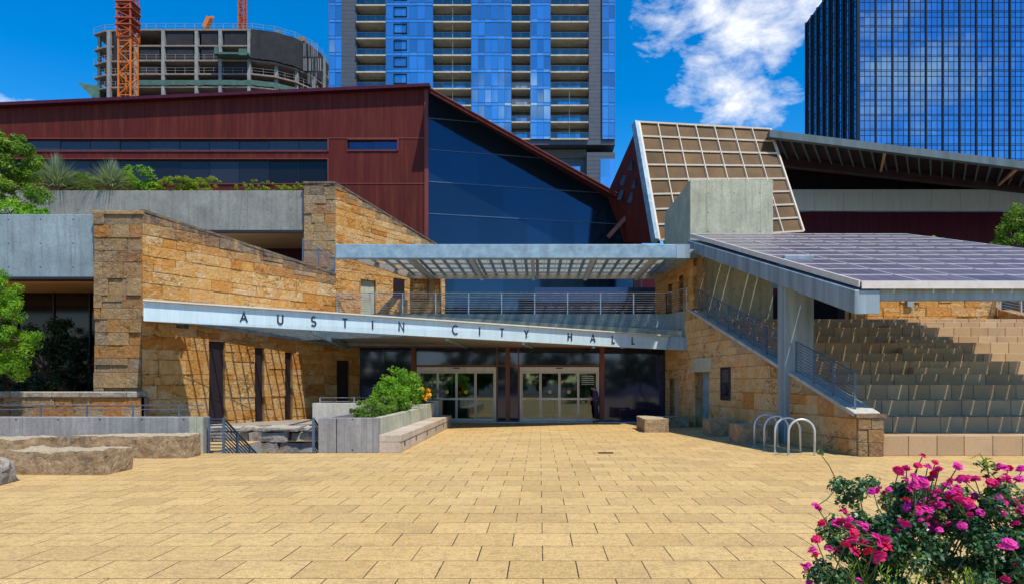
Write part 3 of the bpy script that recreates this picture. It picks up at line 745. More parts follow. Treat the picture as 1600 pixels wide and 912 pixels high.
for x0_, x1_, z0_, z1_ in [(xl, rows[0][1], rows[0][2], rows[0][3]), (xl, rows[1][1], rows[1][2], rows[1][3]), rows[2]]:
    mb = MB(); n = max(2, int((x1_-x0_)/1.75)); us = [(x1_-x0_)*i/n for i in range(n+1)]
    panes(mb, (x0_,DW+.18,0), (1,0,0), Zax, (0,-1,0), us, [z0_,z1_], .012, seed=int(z0_*10))
    wn = mb.build('window_band', M['bluewin'] if n > 3 else M['darkglass'], hall)
    mb = MB(); [mb.box(x0_+u_-.012, x0_+u_+.012, DW+.15, DW+.18, z0_-.01, z1_+.01) for u_ in us]; mb.box(x0_,x1_,DW+.152,DW+.178,z1_-.03,z1_-.001); mb.build('mullion', M['black'], wn); mb = MB(); mb.box(x0_,x1_,DW-.06,DW+.1,z1_+.002,z1_+.07); mb.box(x0_,x1_+.05,DW-.06,DW+.1,z0_-.07,z0_-.002); mb.box(x1_,x1_+.07,DW-.06,DW+.1,z0_-.07,z1_+.07); mb.build('frame', M['copper_trim'], wn)  # thin top bar in the mullion mesh is added only to join the uprights
mb = MB(); mb.plate([(xl,DW-.45,zz(xl)+.01),(xr+.2,DW-.45,zz(xr)+.01),(xr+.2,DW-.45,zz(xr)+.2),(xl,DW-.45,zz(xl)+.2)], (0,11,0))
mb.build('roof_edge', M['copper_dark'], cw)
mb = MB(); mb.box(xb+.1,xr,DW-.03,DW-.001,pz(217,DW),pz(217,DW)+.06); mb.box(xb+.1,xr,DW-.03,DW-.001,pz(288,DW),pz(288,DW)+.06)
mb.box(xr-.18,xr+.06,DW-.08,DW-.002,5,zz(xr)); mb.build('seam', M['copper_trim'], cw)
# --- blue triangular curtain wall, receding right
GO = Vector((xr+.06, DW, 0)); GE = Vector((px(1003,45.2), 45.2, 0)); GU = (GE-GO).normalized(); GL = (GE-GO).length; GN = Vector((GU.y,-GU.x,0))
zg0 = pz(146,DW); zg1 = pz(340,45.2)
conv = [(0,4.8),(GL,4.8),(GL,zg1),(0,zg0)]
us = [GL*i/9 for i in range(10)]; vs = [4.8, 7.2, 10.0, pz(334,DW), pz(284,DW), pz(234,DW), pz(185,DW), 22]
mb = MB(); panes(mb, GO, GU, Zax, GN, us, vs, .006, conv=conv, seed=9)
gw = mb.build('curtain_wall', M['bluewall'], hall, label='deep blue triangular glass wall under a sloping roof')
mb = MB()
zl = lambda u: zg0+(zg1-zg0)*u/GL
for v in vs[1:-1]:
    ue = GL if v < zg1 else GL*(zg0-v)/(zg0-zg1)
    if ue > .3: a = GO+GN*.02+Vector((0,0,v)); mb.bar(a, a+GU*ue, .03, .045)
mb.build('mullion', M['tmull'], gw)
mb = MB(); e = GN*1.9
a0 = GO+Vector((0,0,zg0+.02)); a1 = GO+GU*(GL+.6)+Vector((0,0,zl(GL+.6)+.02))
def lower(p): return Vector((p.x, p.y, H+(p.z-H)*p.y/(p.y-e.y)))
b0_, b1_ = lower(a0+e), lower(a1+e); r0_, r1_ = a0-GN*8, a1-GN*8; up_ = Vector((0,0,.28))
mb.add([b0_,b1_,a1,a0,r1_,r0_]+[p+up_ for p in (b0_,b1_,a1,a0,r1_,r0_)], [(0,3,2,1),(3,5,4,2),(6,7,8,9),(9,8,10,11),(0,1,7,6),(1,2,8,7),(2,4,10,8),(0,6,9,3),(3,9,11,5),(4,5,11,10)])
mb.build('sloping_roof', M['copper'], hall, label='dark red copper roof sloping down over the blue glass')
mb = MB(); mb.bar(b0_+e*.02+Vector((0,0,.24)), b1_+e*.02+Vector((0,0,.24)), .06, .05); mb.build('roof_trim', M['copper_trim'], hall)
mb = MB(); mb.box(px(835,41),px(1030,41),41,41.2,5.2,pz(449,41)); mb.build('dark_interior_panel', M['darkglass'], hall)  # solid dark panel in place of the unlit interior, darkness put in its colour
MB().box(px(985,44.6),px(1060,44.6),46.0,46.3,4.8,pz(398,46)).build('rear_wall', M['copper_dark'], hall)
mb = MB(); mb.bar((px(996,42.5),42.5,5),(px(994,42.5),42.5,14.5),.42,.42,up=(0,1,0))
mb.bar((px(950,42.6),42.6,10.9),(px(996,42.5),42.5,12.9),.28,.25)
mb.build('steel_brace', M['redsteel'], hall, label='red steel struts where the glass roof meets the screen')
# --- tilted screen
SQ = [at(998,192,41), at(1203,203,41), at(1255,362,38.6), at(1030,376,38.6)]
def sb(a, b_): return (SQ[0].lerp(SQ[1], a)).lerp(SQ[3].lerp(SQ[2], a), b_)
sn = ((SQ[3]-SQ[0]).cross(SQ[1]-SQ[0])).normalized(); sn = sn if sn.y < 0 else -sn
mb = MB(); rg = random.Random(2)
for i in range(7):
    for j in range(8):
        mb.add([sb(i/7,j/8), sb(i/7,(j+1)/8), sb((i+1)/7,(j+1)/8), sb((i+1)/7,j/8)], [(0,1,2,3)], rg.random())
sc = mb.build('tilted_screen', M['brownpane'], hall, label='tilted brown glass screen with white grid')
mb = MB()
for i in range(8): w = .12 if i in (0,7) else .05; mb.bar(sb(i/7,0)+sn*.05, sb(i/7,1)+sn*.05, w, .12)
for j in range(9): w = .1 if j in (0,8) else .045; mb.bar(sb(0,j/8)+sn*.061, sb(1,j/8)+sn*.061, w, .1)
mb.build('frame', M['cream'], sc)
mb = MB(); 
for a in (.06, .5, .94): mb.bar(sb(a,0)-sn*.35, sb(a,1)-sn*.35, .2, .35)
for i in (1,3,5,7): mb.bar(sb(0,i/8)-sn*.2, sb(1,i/8)-sn*.2, .12, .2)
mb.build('support', M['conc_warm'], sc)
mb = MB(); mb.bar(SQ[0]+Vector((-.18,.1,0)), SQ[3]+Vector((-.18,.1,0)), .3, .5); mb.build('side_beam', M['galv'], sc)
mb = MB(); mb.plate([at(998,192,41.3), at(1026,378,39), at(975,378,43.2), at(948,305,44.5)], (.3,.5,0)); mb.build('copper_flank', M['copper'], hall, label='dark copper triangular flank beside the screen')
for q_ in ((985,262,42),(972,285,42.6),(990,290,41.6),(968,308,42.8),(984,312,42)): p=at(*q_); mb = MB(); mb.bar(p+Vector((-.1,-.35,-.3)), p+Vector((.12,-.35,.3)), .22, .06, up=(0,1,0)); mb.build('flank_window', M['bluewin'], hall)
# --- right wing: overhanging roof, soffit ribs, panel band, maroon wall
FA, FB = at(1203,203,40), at(1600,252,38); FB = FA+(FB-FA)*1.6
BA, BB = at(1222,250,47), at(1600,292,47); BB = BA+(BB-BA)*1.5
mb = MB(); mb.plate([FA+Vector((0,0,-.42)), FB+Vector((0,0,-.42)), FB, FA], (0,.35,0)); ro = mb.build('roof_overhang', M['roofgrey'], hall, label='long grey edged roof overhang at upper right')
mb = MB(); mb.add([FA+Vector((0,.3,-.1)), FB+Vector((0,.3,-.1)), BB, BA, FA+Vector((0,.3,-.02)), FB+Vector((0,.3,-.02)), BB+Vector((0,0,.3)), BA+Vector((0,0,.3))], [(0,3,2,1),(4,5,6,7),(3,7,6,2),(0,4,7,3),(1,2,6,5)])
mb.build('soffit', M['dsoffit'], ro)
mb = MB(); B2A, B2B = BA+(BA-FA)*.6, BB+(BB-FB)*.6; mb.plate([BA+Vector((-.5,-.3,.32)), BB+Vector((0,-.3,.32)), B2B, B2A+Vector((-.5,0,0))], (0,0,.3)); mb.build('sun_block_deck', M['copper_dark'], ro)  # unseen plate added behind the soffit to keep sun off the panel band
mb = MB(); rg = random.Random(8)
for i in range(34):
    t = i/34; a = FA.lerp(FB, t)+Vector((0,.4,-.2)); b_ = BA.lerp(BB, t*1.02-.01)+Vector((0,0,-.08)); mb.bar(a, b_, .09, .22)
mb.build('soffit_rib', M['roofgrey'], ro)
mb = MB()
for t in (.30,.62,.72): mb.bar(FA.lerp(FB,t)+Vector((0,.42,-.34)), BA.lerp(BB,t-.03)+Vector((0,0,-.25)), .14,.12)
mb.build('soffit_beam', M['tansoffit'], ro)
mb = MB(); mb.bar(BA+Vector((-1,-1.0,-.35)), BB+Vector((0,-1.0,-.35)), .5, .7); mb.build('edge_beam', M['dsoffit'], ro)
mb = MB(); X0 = px(1180,48)
for i in range(16): mb.box(X0+i*2.05+.02, X0+(i+1)*2.05, 47.9, 48.2, pz(330,48), pz(297,48), .5)
mb.build('panel_band', M['fascia'], hall, label='light blue grey metal panel band in the shade')
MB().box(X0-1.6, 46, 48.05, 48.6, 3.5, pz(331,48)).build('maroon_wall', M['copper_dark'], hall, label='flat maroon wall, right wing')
MB().box(X0-1.6, 46, 50.5, 50.7, pz(299,48), 18).build('recess_shadow_sheet', M['black'], hall)  # black sheet behind the panel band, the shadow under the roof is its colour
mb = MB(); panes(mb, (9.5,46.5,0), (1,0,0), Zax, (0,-1,0), [i*1.8 for i in range(16)], [5.0,8.0,8.9], .01); rw = mb.build('window_band', M['bluewin'], hall)
mb = MB(); mb.box(9.5,38,46.4,46.5,7.9,8.25); mb.build('frame', M['copper_dark'], rw)

# --- roof canopy over the terrace
cz = 7.0; xa, xb_ = px(524,28), px(1078,28)
mb = MB(); mb.box(xa, xb_-.55, 28, 28.35, cz, cz+.57); rc = mb.build('terrace_roof', M['galv'], hall, bevel=.02, label='flat steel framed glass roof over the upper terrace')
mb = MB(); mb.box(xb_-.547, xb_, 28, 30.4, cz, cz+.57); mb.build('side_beam', M['galv_dark'], rc)
mb = MB(); mb.bar((xa+.1,28.36,cz+.3),(-6.5,34.7,cz+.3),.12,.3); mb.bar((-6.6,34.7,cz+.3),(6.1,34.7,cz+.3),.12,.3); mb.bar((6.1,28.36,cz+.3),(6.1,34.7,cz+.3),.12,.3)
for X in (-5.5,-2.9,-.3,2.3,4.9): mb.box(X-.08, X+.08, 28.36, 34.6, cz+.05, cz+.3)
mb.build('beam', M['alu'], rc)
mb = MB()
X = -7.9
while X < 6.0:
    y1 = 34.6; y0 = 28.4
    if X < -6.7: y1 = 28.4+(X-xa-.1)/(-6.5-xa)*6.2
    if y1 > 29: mb.box(X-.07, X+.07, y0, min(y1,34.6), cz+.31, cz+.36)
    X += .52
for i in range(5): y = 29.2+i*1.25; mb.box(-7.9+(y-28.4)*.22, 6.05, y-.05, y+.05, cz+.362, cz+.42)
mb.build('purlin', M['galv_dark'], rc)
mb = MB(); rg = random.Random(6)
X = -8.1
while X < 6.0:
    for i in range(5):
        y0 = 28.4+i*1.25
        if X > xa+.15+(y0+1.2-28.4)*.27: mb.box(X, X+.5, y0+.03, y0+1.22, cz+.43, cz+.45, rg.random())
    X += .52
mb.build('glass_panel', M['frost'], rc)

# --- entrance: red steel frame, sliding doors, dark glazing
mb = MB(); D = 33.0
def zf(y): return pz(y, D)
def xf(x): return px(x, D)
for a, b_ in ((643,650),(790,796.5),(937,944)): mb.box(xf(a), xf(b_), D-.12, D+.15, 0.01, zf(543))
mb.box(xf(556), xf(1042), D-.14, D+.15, zf(543)+.002, 3.7)
for a, b_ in ((776,778),(809,811)): mb.box(xf(a), xf(b_), D-.02, D+.1, 0.01, zf(543))
mb.box(xf(650), xf(790), D-.03, D+.08, zf(572), zf(569.5)); mb.box(xf(796.5), xf(937), D-.03, D+.08, zf(572), zf(569.5))
fr = mb.build('entrance_frame', M['redsteel'], hall, label='red oxide steel posts and header of the entrance')
mb = MB(); panes(mb, (xf(558),D+.02,0), (1,0,0), Zax, (0,-1,0), [0,1.3,2.6], [.02,2.1,3.55], .004); panes(mb, (xf(944),D+.02,0), (1,0,0), Zax, (0,-1,0), [0,1.05,2.1,3.0], [.02,2.1,3.55], .004)
for a, b_ in ((650,776),(778,790),(796.5,809),(811,937)):
    panes(mb, (0,D+.02,0), (1,0,0), Zax, (0,-1,0), [xf(a),xf(b_)], [zf(569.5),zf(543)], .003)
for a, b_ in ((778,790),(796.5,809)): panes(mb, (0,D+.02,0), (1,0,0), Zax, (0,-1,0), [xf(a),xf(b_)], [.02,zf(572)], .003)
mb.build('dark_glazing', M['darkglass'], fr)
def door_unit(xl_, label):
    X0 = xf(xl_); X1 = xf(xl_+124); zt_ = zf(572.5)
    mb = MB(); mb.box(X0, X1, D-.10, D+.12, zf(580), zt_); mb.box(X0, X0+.09, D-.08, D+.1, .012, zf(580)); mb.box(X1-.09, X1, D-.08, D+.1, .012, zf(580))
    mb.box(X0,X1,D-.09,D+.1,.004,.04)
    u = mb.build('sliding_door', M['alu'], hall, bevel=.006, label=label)
    xm = (X0+X1)/2; MB().box(xm-.16, xm+.16, D-.15, D-.10, zt_-.09, zt_-.045).build('sensor', M['black'], u)
    w = (X1-X0-.18)/4
    for i in range(4):
        a = X0+.09+i*w; b_ = a+w; yy = D-.04 if i in (1,2) else D+.03; s = .055
        mb = MB(); mb.box(a+.004,a+s,yy-.025,yy+.025,.05,zf(580)-.01); mb.box(b_-s,b_-.004,yy-.025,yy+.025,.05,zf(580)-.01)
        for z0, z1 in ((.05,.18),(zf(624),zf(621)),(zf(582.5),zf(580)-.01)): mb.box(a+s+.001,b_-s-.001,yy-.022,yy+.022,z0,z1)
        mb.build('door_leaf', M['alu'], u)
        MB().box(a+s,b_-s,yy-.004,yy+.004,.18,zf(582.5)).build('door_glass', M['doorglass'], u)
        if i in (1,2):
            mb = MB(); c = Vector(((a+b_)/2+(.12 if i == 1 else -.12)*0, yy-.012, zf(611.6))); mb.tube(c, c+Vector((0,.005,0)), .085, n=20); mb.build('round_sticker', M['yellow'], u)
            mb = MB(); mb.box(c.x-.05,c.x+.05,yy-.016,yy-.013,c.z-.012,c.z+.012); mb.build('sticker_mark', M['black'], u)
        if (i == 3 and xl_ < 700) or (i == 0 and xl_ > 700): MB().box(a+.14,b_-.1,yy-.027,yy-.023,zf(623.6),zf(621.6)).build('warning_strip', M['yellow'], u)
        if i == 3 and xl_ > 700:
            mb = MB()
            for k in range(5): mb.box(a+.16,b_-.16,yy-.008,yy-.006,zf(588+k*3),zf(587+k*3))
            mb.build('notice_text', M['white'], u)
door_unit(651.5, 'left glass sliding entrance door behind the planter')
door_unit(812, 'right glass sliding entrance door beside the person')
MB().box(xf(645), xf(1040), D-.6, D-.12, .002, .035).build('threshold', M['steelrail'], hall)
mb = MB(); mb.box(-8.7,6.4,40,40.2,0,3.7); mb.box(-8.9,-8.72,33.2,40,0,3.7); mb.box(6.42,6.6,33.3,40,0,3.7); mb.build('lobby_wall', M['inside'], hall)
MB().box(-8.7,6.4,33.15,40,.0,.03).build('lobby_floor', M['insidefloor'], hall)
mb = MB(); 
for x in (-4.5,-2.4,.6,2.3,3.1): mb.box(x,x+.12,34.5,34.62,.03,2.4)
mb.box(-5,-4,37,37.4,.03,1.1); mb.box(.9,2,38,38.4,.03,2.2); mb.build('inner_vestibule_frame', M['alu'], hall)

# --- entrance canopy
fT0, fB0, fT1, fB1 = at(224,470,22.2), at(224,501,22.2), at(1045,525,30.6), at(1041,545.5,30.6)
fd = (fB1-fB0); fh = Vector((fd.x, fd.y, 0)).normalized(); fn = Vector((fh.y, -fh.x, 0))
def fas(x, top=False):
    A, B = (fT0, fT1) if top else (fB0, fB1); k = (x-CX)/F
    t = (k*A.y-A.x)/((B.x-A.x)-k*(B.y-A.y)); return A+(B-A)*t
mb = MB(); mb.plate([fB0, fB1, fT1, fT0], -fn*.14)
can = mb.build('entrance_canopy', M['fascia'], hall, bevel=.008, label='pale metal canopy with dark sign letters over the entrance')
mb = MB(); mb.bar(fT0+fn*.02+Vector((0,0,.025)), fT1+fn*.02+Vector((0,0,.025)), .2, .05); mb.build('top_trim', M['white'], can)
mb = MB(); e1 = at(1078,547,30.15); e2 = at(1078,527,30.15); mb.plate([fB1+fh*.004, e1, e2, fT1+fh*.004], (.0,.14,0)); mb.build('side_return', M['galv_dark'], can)
def Wl(x, y): u, z = Lp(x, y); p = LO+LU*u; return Vector((p.x, p.y, z))
W0, W1 = Wl(352,508), Wl(540,541.5)
def wallz(u): a = Lu(352); b_ = Lu(540); return W0.z+(W1.z-W0.z)*(u-a)/(b_-a)
def hit(u):
    p = LO+LU*u; A, B = fB0, fB1; d = B-A   # p+LN*s = A+d*t
    det = LN.x*(-d.y)+d.x*LN.y; rx, ry = A.x-p.x, A.y-p.y
    s = (rx*(-d.y)+d.x*ry)/det; t = (LN.x*ry-LN.y*rx)/det
    return A+d*t, t
tg = ((583-CX)/F*fB0.y-fB0.x)/((fd.x)-(583-CX)/F*fd.y)
mb = MB(); u = 1.0; ms = []
while True:
    q, t = hit(u); p = LO+LU*u+Vector((0,0,wallz(u)))
    if t > tg*1.28 or u > 9.7: break
    ms.append((p.copy(), q-fn*.14+Vector((0,0,.05)))); u += .38
for p, q in ms: mb.bar(p, q, .05, .1)
for s in (.33,.66):
    for i in range(len(ms)-1):
        mb.bar(ms[i][0].lerp(ms[i][1], s)+Vector((0,0,.004)), ms[i+1][0].lerp(ms[i+1][1], s)+Vector((0,0,.004)), .014, .03)
mb.build('glazing_bar', M['galv_dark'], can)
gm = MB()
for i in range(len(ms)-1): gm.add([ms[i][0]+Vector((0,0,.08)), ms[i+1][0]+Vector((0,0,.08)), ms[i+1][1]+Vector((0,0,.08)), ms[i][1]+Vector((0,0,.08))], [(0,1,2,3)])
gm.build('glass_roof', M['cglass'], can)
mb = MB(); mb.bar(fas(481)-fn*.15+Vector((0,0,.05)), Wl(539,541)+LN*.1, .14, .22)
mb.build('canopy_beam', M['galv'], can)
pA, pB, pC = ms[-1][1], fas(630)-fn*.15+Vector((0,0,.04)), ms[-1][0]
for p_, q_, w_, h_ in [(pB, pC, .12, .16), (Wl(300,504)+LN*.1, Wl(545,542)+LN*.08, .1, .14)]+[(fas(x)-fn*.16+Vector((0,0,-.02)), Vector((xf(xe),32.85,3.62)), .12, .16) for x, xe in ((700,730),(820,832),(930,925))]:
    mb = MB(); mb.bar(p_, q_, w_, h_); mb.build('canopy_beam', M['galv'], can)
mb = MB(); w3 = ms[-1][0]; zo = Vector((0,0,.10))
P = [fas(632)-fn*.14, fas(1041)-fn*.14, Vector((6.55,31.0,3.70)), Vector((6.3,33.1,3.72)), Vector((-8.7,33.1,3.72)), w3]
P = [p+zo if i in (0,1,5) else p for i, p in enumerate(P)]
for t in ((0,1,4),(0,4,5),(1,2,3),(1,3,4)): mb.plate([P[i] for i in t], (0,0,.08))
mb.build('soffit', M['soffit'], can, label='grey panelled soffit over the doors')
mb = MB(); q0, q1 = fas(224)-fn*.14+zo, ms[0][1]+Vector((0,0,.05)); c0_ = LO+Vector((0,0,wallz(0)-.2)); mb.plate([c0_, q0, q1], (0,0,.05)); mb.plate([c0_, q1, ms[0][0]], (0,0,.05)); mb.build('closing_plate', M['galv'], can)
mb = MB(); n_ = len(ms)-1; fl_ = lambda i: ms[i][0]+(ms[i][1]-ms[i][0]).normalized()*.42
for i in range(n_): mb.plate([ms[i][0]+Vector((0,0,.09)), fl_(i)+Vector((0,0,.09)), fl_(i+1)+Vector((0,0,.09)), ms[i+1][0]+Vector((0,0,.09))], (0,0,.03))
mb.build('wall_flashing', M['galv_dark'], can)
mb = MB(); mb.plate([at(628,491,31.4), at(1040,514.5,31.4), Vector((px(1040,31.4),31.4,3.8)), Vector((px(628,31.4),31.4,3.8))], (0,.3,0))
mb.plate([at(1040.3,514.5,31.38), at(1066,517,30.5), at(1066,535,30.5), at(1040.3,535,31.38)], (.05,.2,0)); mb.build('rear_upstand', M['conc_pale'], can)
# letters (stroke lettering, one mesh each)
def arc(cx_, cy_, rx, ry, a0, a1, n=14): return [(cx_+rx*math.cos(math.radians(a0+(a1-a0)*i/n)), cy_+ry*math.sin(math.radians(a0+(a1-a0)*i/n))) for i in range(n+1)]
G = {
 'A': [[(-.36,0),(0,1),(.36,0)], [(-.23,.34),(.23,.34)]],
 'U': [[(-.28,1),(-.28,.3)]+arc(0,.3,.28,.3,180,360,12)[1:]+[(.28,1)]],
 'S': [arc(0,.74,.22,.26,40,250,12)+arc(0,.25,.25,.25,80,-150,12)[1:]],
 'T': [[(-.3,.97),(.3,.97)], [(0,.94),(0,0)]],
 'I': [[(0,0),(0,1)]],
 'N': [[(-.3,0),(-.3,1),(.3,0),(.3,1)]],
 'C': [arc(.05,.5,.42,.5,50,310,20)],
 'Y': [[(-.3,1),(0,.5),(.3,1)], [(0,.47),(0,0)]],
 'H': [[(-.28,0),(-.28,1)], [(.28,0),(.28,1)], [(-.245,.52),(.245,.52)]],
 'L': [[(-.2,1),(-.2,.035),(.25,.035)]],
}
fu = fd.normalized()
for ch, x in (('A',381),('U',438),('S',490),('T',539),('I',582),('N',627),('C',711),('I',749),('T',784),('Y',822),('H',890),('A',926),('L',958),('L',989)):
    B_, T_ = fas(x), fas(x, True); h = .315; c0 = B_+(T_-B_)*.26
    mb = MB()
    for i, st in enumerate(G[ch]):
        mb.ribbon([(a*h*.92, b_*h) for a, b_ in st], .052, lambda u_, v_, d_, c0=c0: c0+fh*u_+Vector((0,0,v_+u_*fd.z/Vector((fd.x,fd.y,0)).length))+fn*(.004+d_), .03)
    mb.build('letter', M['letter'], can, label='dark letter %s on the canopy' % ch)
for x, z in ((972,3.62),(997,3.62)):
    mb = MB(); c = Vector((px(x,33.6),33.6,3.5)); mb.tube(c, c+Vector((0,0,.04)), .07, n=12); mb.build('downlight', M['lamp'], hall)

# --- floor court left of entrance
MB().box(-15,-6.12,23.4,33.0,-.5,.3).build('court_floor', M['conc_warm'], hall)

# ================================================================== railings on terrace
def railing(name, label, segs, h, mat, loc, group='metal railings', nr=8, post=1.25, **k):
    o = empty(name, loc, label, 'railing', group)
    R_ = MB()
    for p, q in segs:
        a, b_ = rail_panel(p, q, h, nr, post, **k); join(R_, b_)
        for s in a: s.build('post', mat, o)
    R_.build('rail', mat, o); return o
railing('terrace_railing', 'long steel railing along the terrace above the sign', [((XL+.15,RD+.03,TZ),(XR,RD+.03,TZ)), ((XR,RD+.03,TZ),(6.5,30.15,TZ))], .97, M['steelrail'], (0,31.8,TZ), nr=9, r=.011, post=1.55)
railing('terrace_railing', 'short steel railing at the foot of the upper stone pier', [((px(473,32.2),32.2,pz(400,32.2)-.35),(px(523,31.9),31.9,pz(430,32)-.35))], 1.15, M['rail'], (px(500,32),32,6.6), nr=13, r=.011)
# ================================================================== AMPHITHEATRE (right)
wl = empty('stone_side_wall', (8.4,18.1,0), 'sandstone wall with sloping top, stair railing and small dark window, right of the plaza', 'wall')
RTZ = 5.07
ut = Ru(1075); topz = lambda u: min(RTZ, 1.02+(RTZ-1.02)*u/ut)
dA, dB = Ru(1108), Ru(1085); wA, wB = Ru(1142), Ru(1127); rA, rB = Ru(1060), Ru(1045)
dz = pz(581, 18.1+RU.y*dB); rz = 2.1
wz0, wz1 = pz(625,18.1+RU.y*wA), pz(573,18.1+RU.y*wA)
def col(u0, u1, z0=0, z1=None):
    return [(u0,z0),(u1,z0),(u1,topz(u1) if z1 is None else z1),(u0,topz(u0) if z1 is None else z1)]
pc = [col(0,wA), col(wA,wB,0,wz0), col(wA,wB,wz1), col(wB,dA), col(dA,dB,dz+.62), col(dB,ut), col(ut,rA), col(rA,rB,rz), col(rB,15.3)]
mb = MB()
ashlar(mb, RO, RU, Zax, pc, RN, 51, (.38,.6), (.6,1.4), .2, proud=.016, stain=lambda u, v: max(0, .8-(topz(u)-v)/.35), vstart=0)
back(mb, RO, RU, Zax, RN, pc, .55)
wm = mb.build('wall', M['stone_honey'], wl)
def slab_on(u0, u1, z0, z1, out, th, name, mat, par, bevel=0):
    p, q = RO+RU*u0+RN*out, RO+RU*u1+RN*out
    m_ = MB(); m_.plate([p+Vector((0,0,z0)), q+Vector((0,0,z0)), q+Vector((0,0,z1)), p+Vector((0,0,z1))], -RN*th); return m_.build(name, mat, par, bevel=bevel)
slab_on(dA-.25, dB+.15, dz, dz+.6, .03, .5, 'lintel', M['conc_pale'], wm, .01)
slab_on(dA, dB, 0, dz, -.38, .06, 'recessed_door', M['galv'], wm)
slab_on(rA, rB, 0, rz, -.3, .06, 'recessed_panel', M['conc_plain'], wm)
wn = slab_on(wA, wB, wz0, wz1, .05, .12, 'window', M['black'], wl, .01)
slab_on(wA+.08, wB-.08, (wz0+wz1)/2+.03, wz1-.08, .056, .005, 'pane', M['darkglass'], wn); slab_on(wA+.08, wB-.08, wz0+.08, (wz0+wz1)/2-.03, .056, .005, 'pane', M['darkglass'], wn)
mb = MB()
a = RO+RN*.06; b_ = RO+RU*ut+RN*.06
mb.plate([a+Vector((0,0,1.03)), b_+Vector((0,0,RTZ+.01)), b_+Vector((0,0,RTZ+.13)), a+Vector((0,0,1.15))], -RN*.75)
mb.build('coping', M['conc_plain'], wl, bevel=.01)
mb = MB(); pcx = [rectpoly(0,.68,0,1.02)]
ashlar(mb, (8.40,18.02,0), (1,0,0), Zax, pcx, (0,-1,0), 58, (.3,.4), (.3,.5), .4, proud=.05)
mb.box(8.43,9.06,18.05,18.9,0,1.0,.7); mb.box(8.34,9.14,17.96,18.95,1.022,1.12,.9)
mb.build('end_pillar', M['stone_pale'], wl, label='rough grey stone pillar ending the wall')
# column embedded in the wall
MB().box(7.70,8.62,21.45,22.1,0,4.62+ (21.45-17.2)*.307).build('column', M['galv_dark'], wl, bevel=.02, label='tall grey concrete column carrying the solar canopy')
# stair rail along coping
q0, q1 = RO+RU*.25-RN*.12, RO+RU*Ru(1087)-RN*.12
zb = lambda u: 1.15+(RTZ-1.02)*u/ut
o = empty('stair_railing', tuple(q0), 'blue grey railing sloping down the top of the side wall past the column', 'railing', 'metal railings')
uc0, uc1 = 3.25, 4.15
for s0, s1 in ((.25,uc0),(uc1,Ru(1087))):
    A_, B_ = RO+RU*s0-RN*.12+Vector((0,0,zb(s0))), RO+RU*s1-RN*.12+Vector((0,0,zb(s1)))
    P_, R_ = rail_panel(A_, B_, .98, 11, 1.05, r=.011, pr=.03, top=.025, base=.1); [s_.build('post', M['rail'], o) for s_ in P_]; R_.build('rail', M['rail'], o)

# seating rows
am = empty('stone_seating', (15,18.4,0), 'stepped cast stone amphitheatre seating under the solar canopy', 'seating')
ys = [680,650.6,624.7,600.6,584,563.7,551.7,534.6,525,511,503,498]
prevz = 0; lastD = 18.15
for k, y in enumerate(ys):
    c = (y-CY)/F; D_ = None
    # front depth grows with height
    Dk = lastD; Z = 2-c*Dk
    Dn = 18.15+2.42*prevz; Z = 2-c*Dn
    rg = random.Random(100+k); mb = MB(); X = 8.4-.153*(Dn-18.1)+.66+(.02 if k else .04); Y2 = 18.15+2.42*Z+.5
    x = X - rg.uniform(0,.3)
    while x < 24.5:
        l = rg.choice((.72,.76,.8)) if k % 2 == 0 else .68
        x0 = max(x, X); 
        if x+l > X+.05: mb.box(x0+.005, x+l-.005, Dn+rg.uniform(0,.006), Y2, max(0,prevz-.25), Z, rg.random())
        x += l
    mb.build('seat_row', M['seat'], am, bevel=.012)
    # aisle half steps
    if k in (5,7,8,10):
        m2 = MB(); m2.box(14.2-.3*(10-k), 16.4-.3*(10-k), Dn-.34, Dn-.003, prevz+.002, prevz+(Z-prevz)*.5, .8); m2.build('aisle_step', M['seat'], am, bevel=.01)
    prevz = Z
zt_ = prevz
MB().box(6.9,30,29.0,46,zt_-.35,zt_-.004).build('upper_landing', M['conc_warm'], am)
MB().box(9.2,24.5,19.5,29.0,-.02,.45).build('base', M['conc_plain'], am)
# stone wall behind the seating
o = empty('sandstone_wall', (15.5,31.2,zt_), 'rough orange stone wall behind the top row of seats', 'wall')
mb = MB(); xa_, xb2 = px(1330,31.2), px(1562,31.2); pc = [rectpoly(0,xb2-xa_,zt_-.1,6.6)]
ashlar(mb, (xa_,31.2,0), (1,0,0), Zax, pc, (0,-1,0), 61, (.35,.5), (.5,1.2), .2, proud=.08); back(mb, (xa_,31.2,0), (1,0,0), Zax, (0,-1,0), pc, .6)
mb.build('wall', M['stone'], o)
MB().box(px(1417,31.1)-.02,px(1417,31.1)+.28,31.02,31.12,5.35,5.85).build('wall_plaque', M['galv_dark'], o)
o = empty('sandstone_wall', (19,27,3), 'sandstone parapet descending at the right end of the seats', 'wall')
mb = MB(); SO = Vector((px(1560,31),31.0,0)); SE = Vector((20.6,24,0)); SU = (SE-SO).normalized(); SL = (SE-SO).length; SN = Vector((SU.y,-SU.x,0)); SN = SN if SN.x < 0 else -SN
pc = [[(0,2.5),(SL,2.0),(SL,3.4),(0,5.2)]]
ashlar(mb, SO, SU, Zax, pc, SN, 66, (.35,.5), (.5,1.2), .2); back(mb, SO, SU, Zax, SN, pc, .5)
mb.build('wall', M['stone'], o)
railing('stair_railing', 'railing at the far right edge above the seats', [(tuple(SO+Vector((.1,0,5.2))), tuple(SE+Vector((.1,0,3.5))))], 1.1, M['steelrail'], tuple(SO+Vector((0,0,5.2))), nr=9, post=1.4)

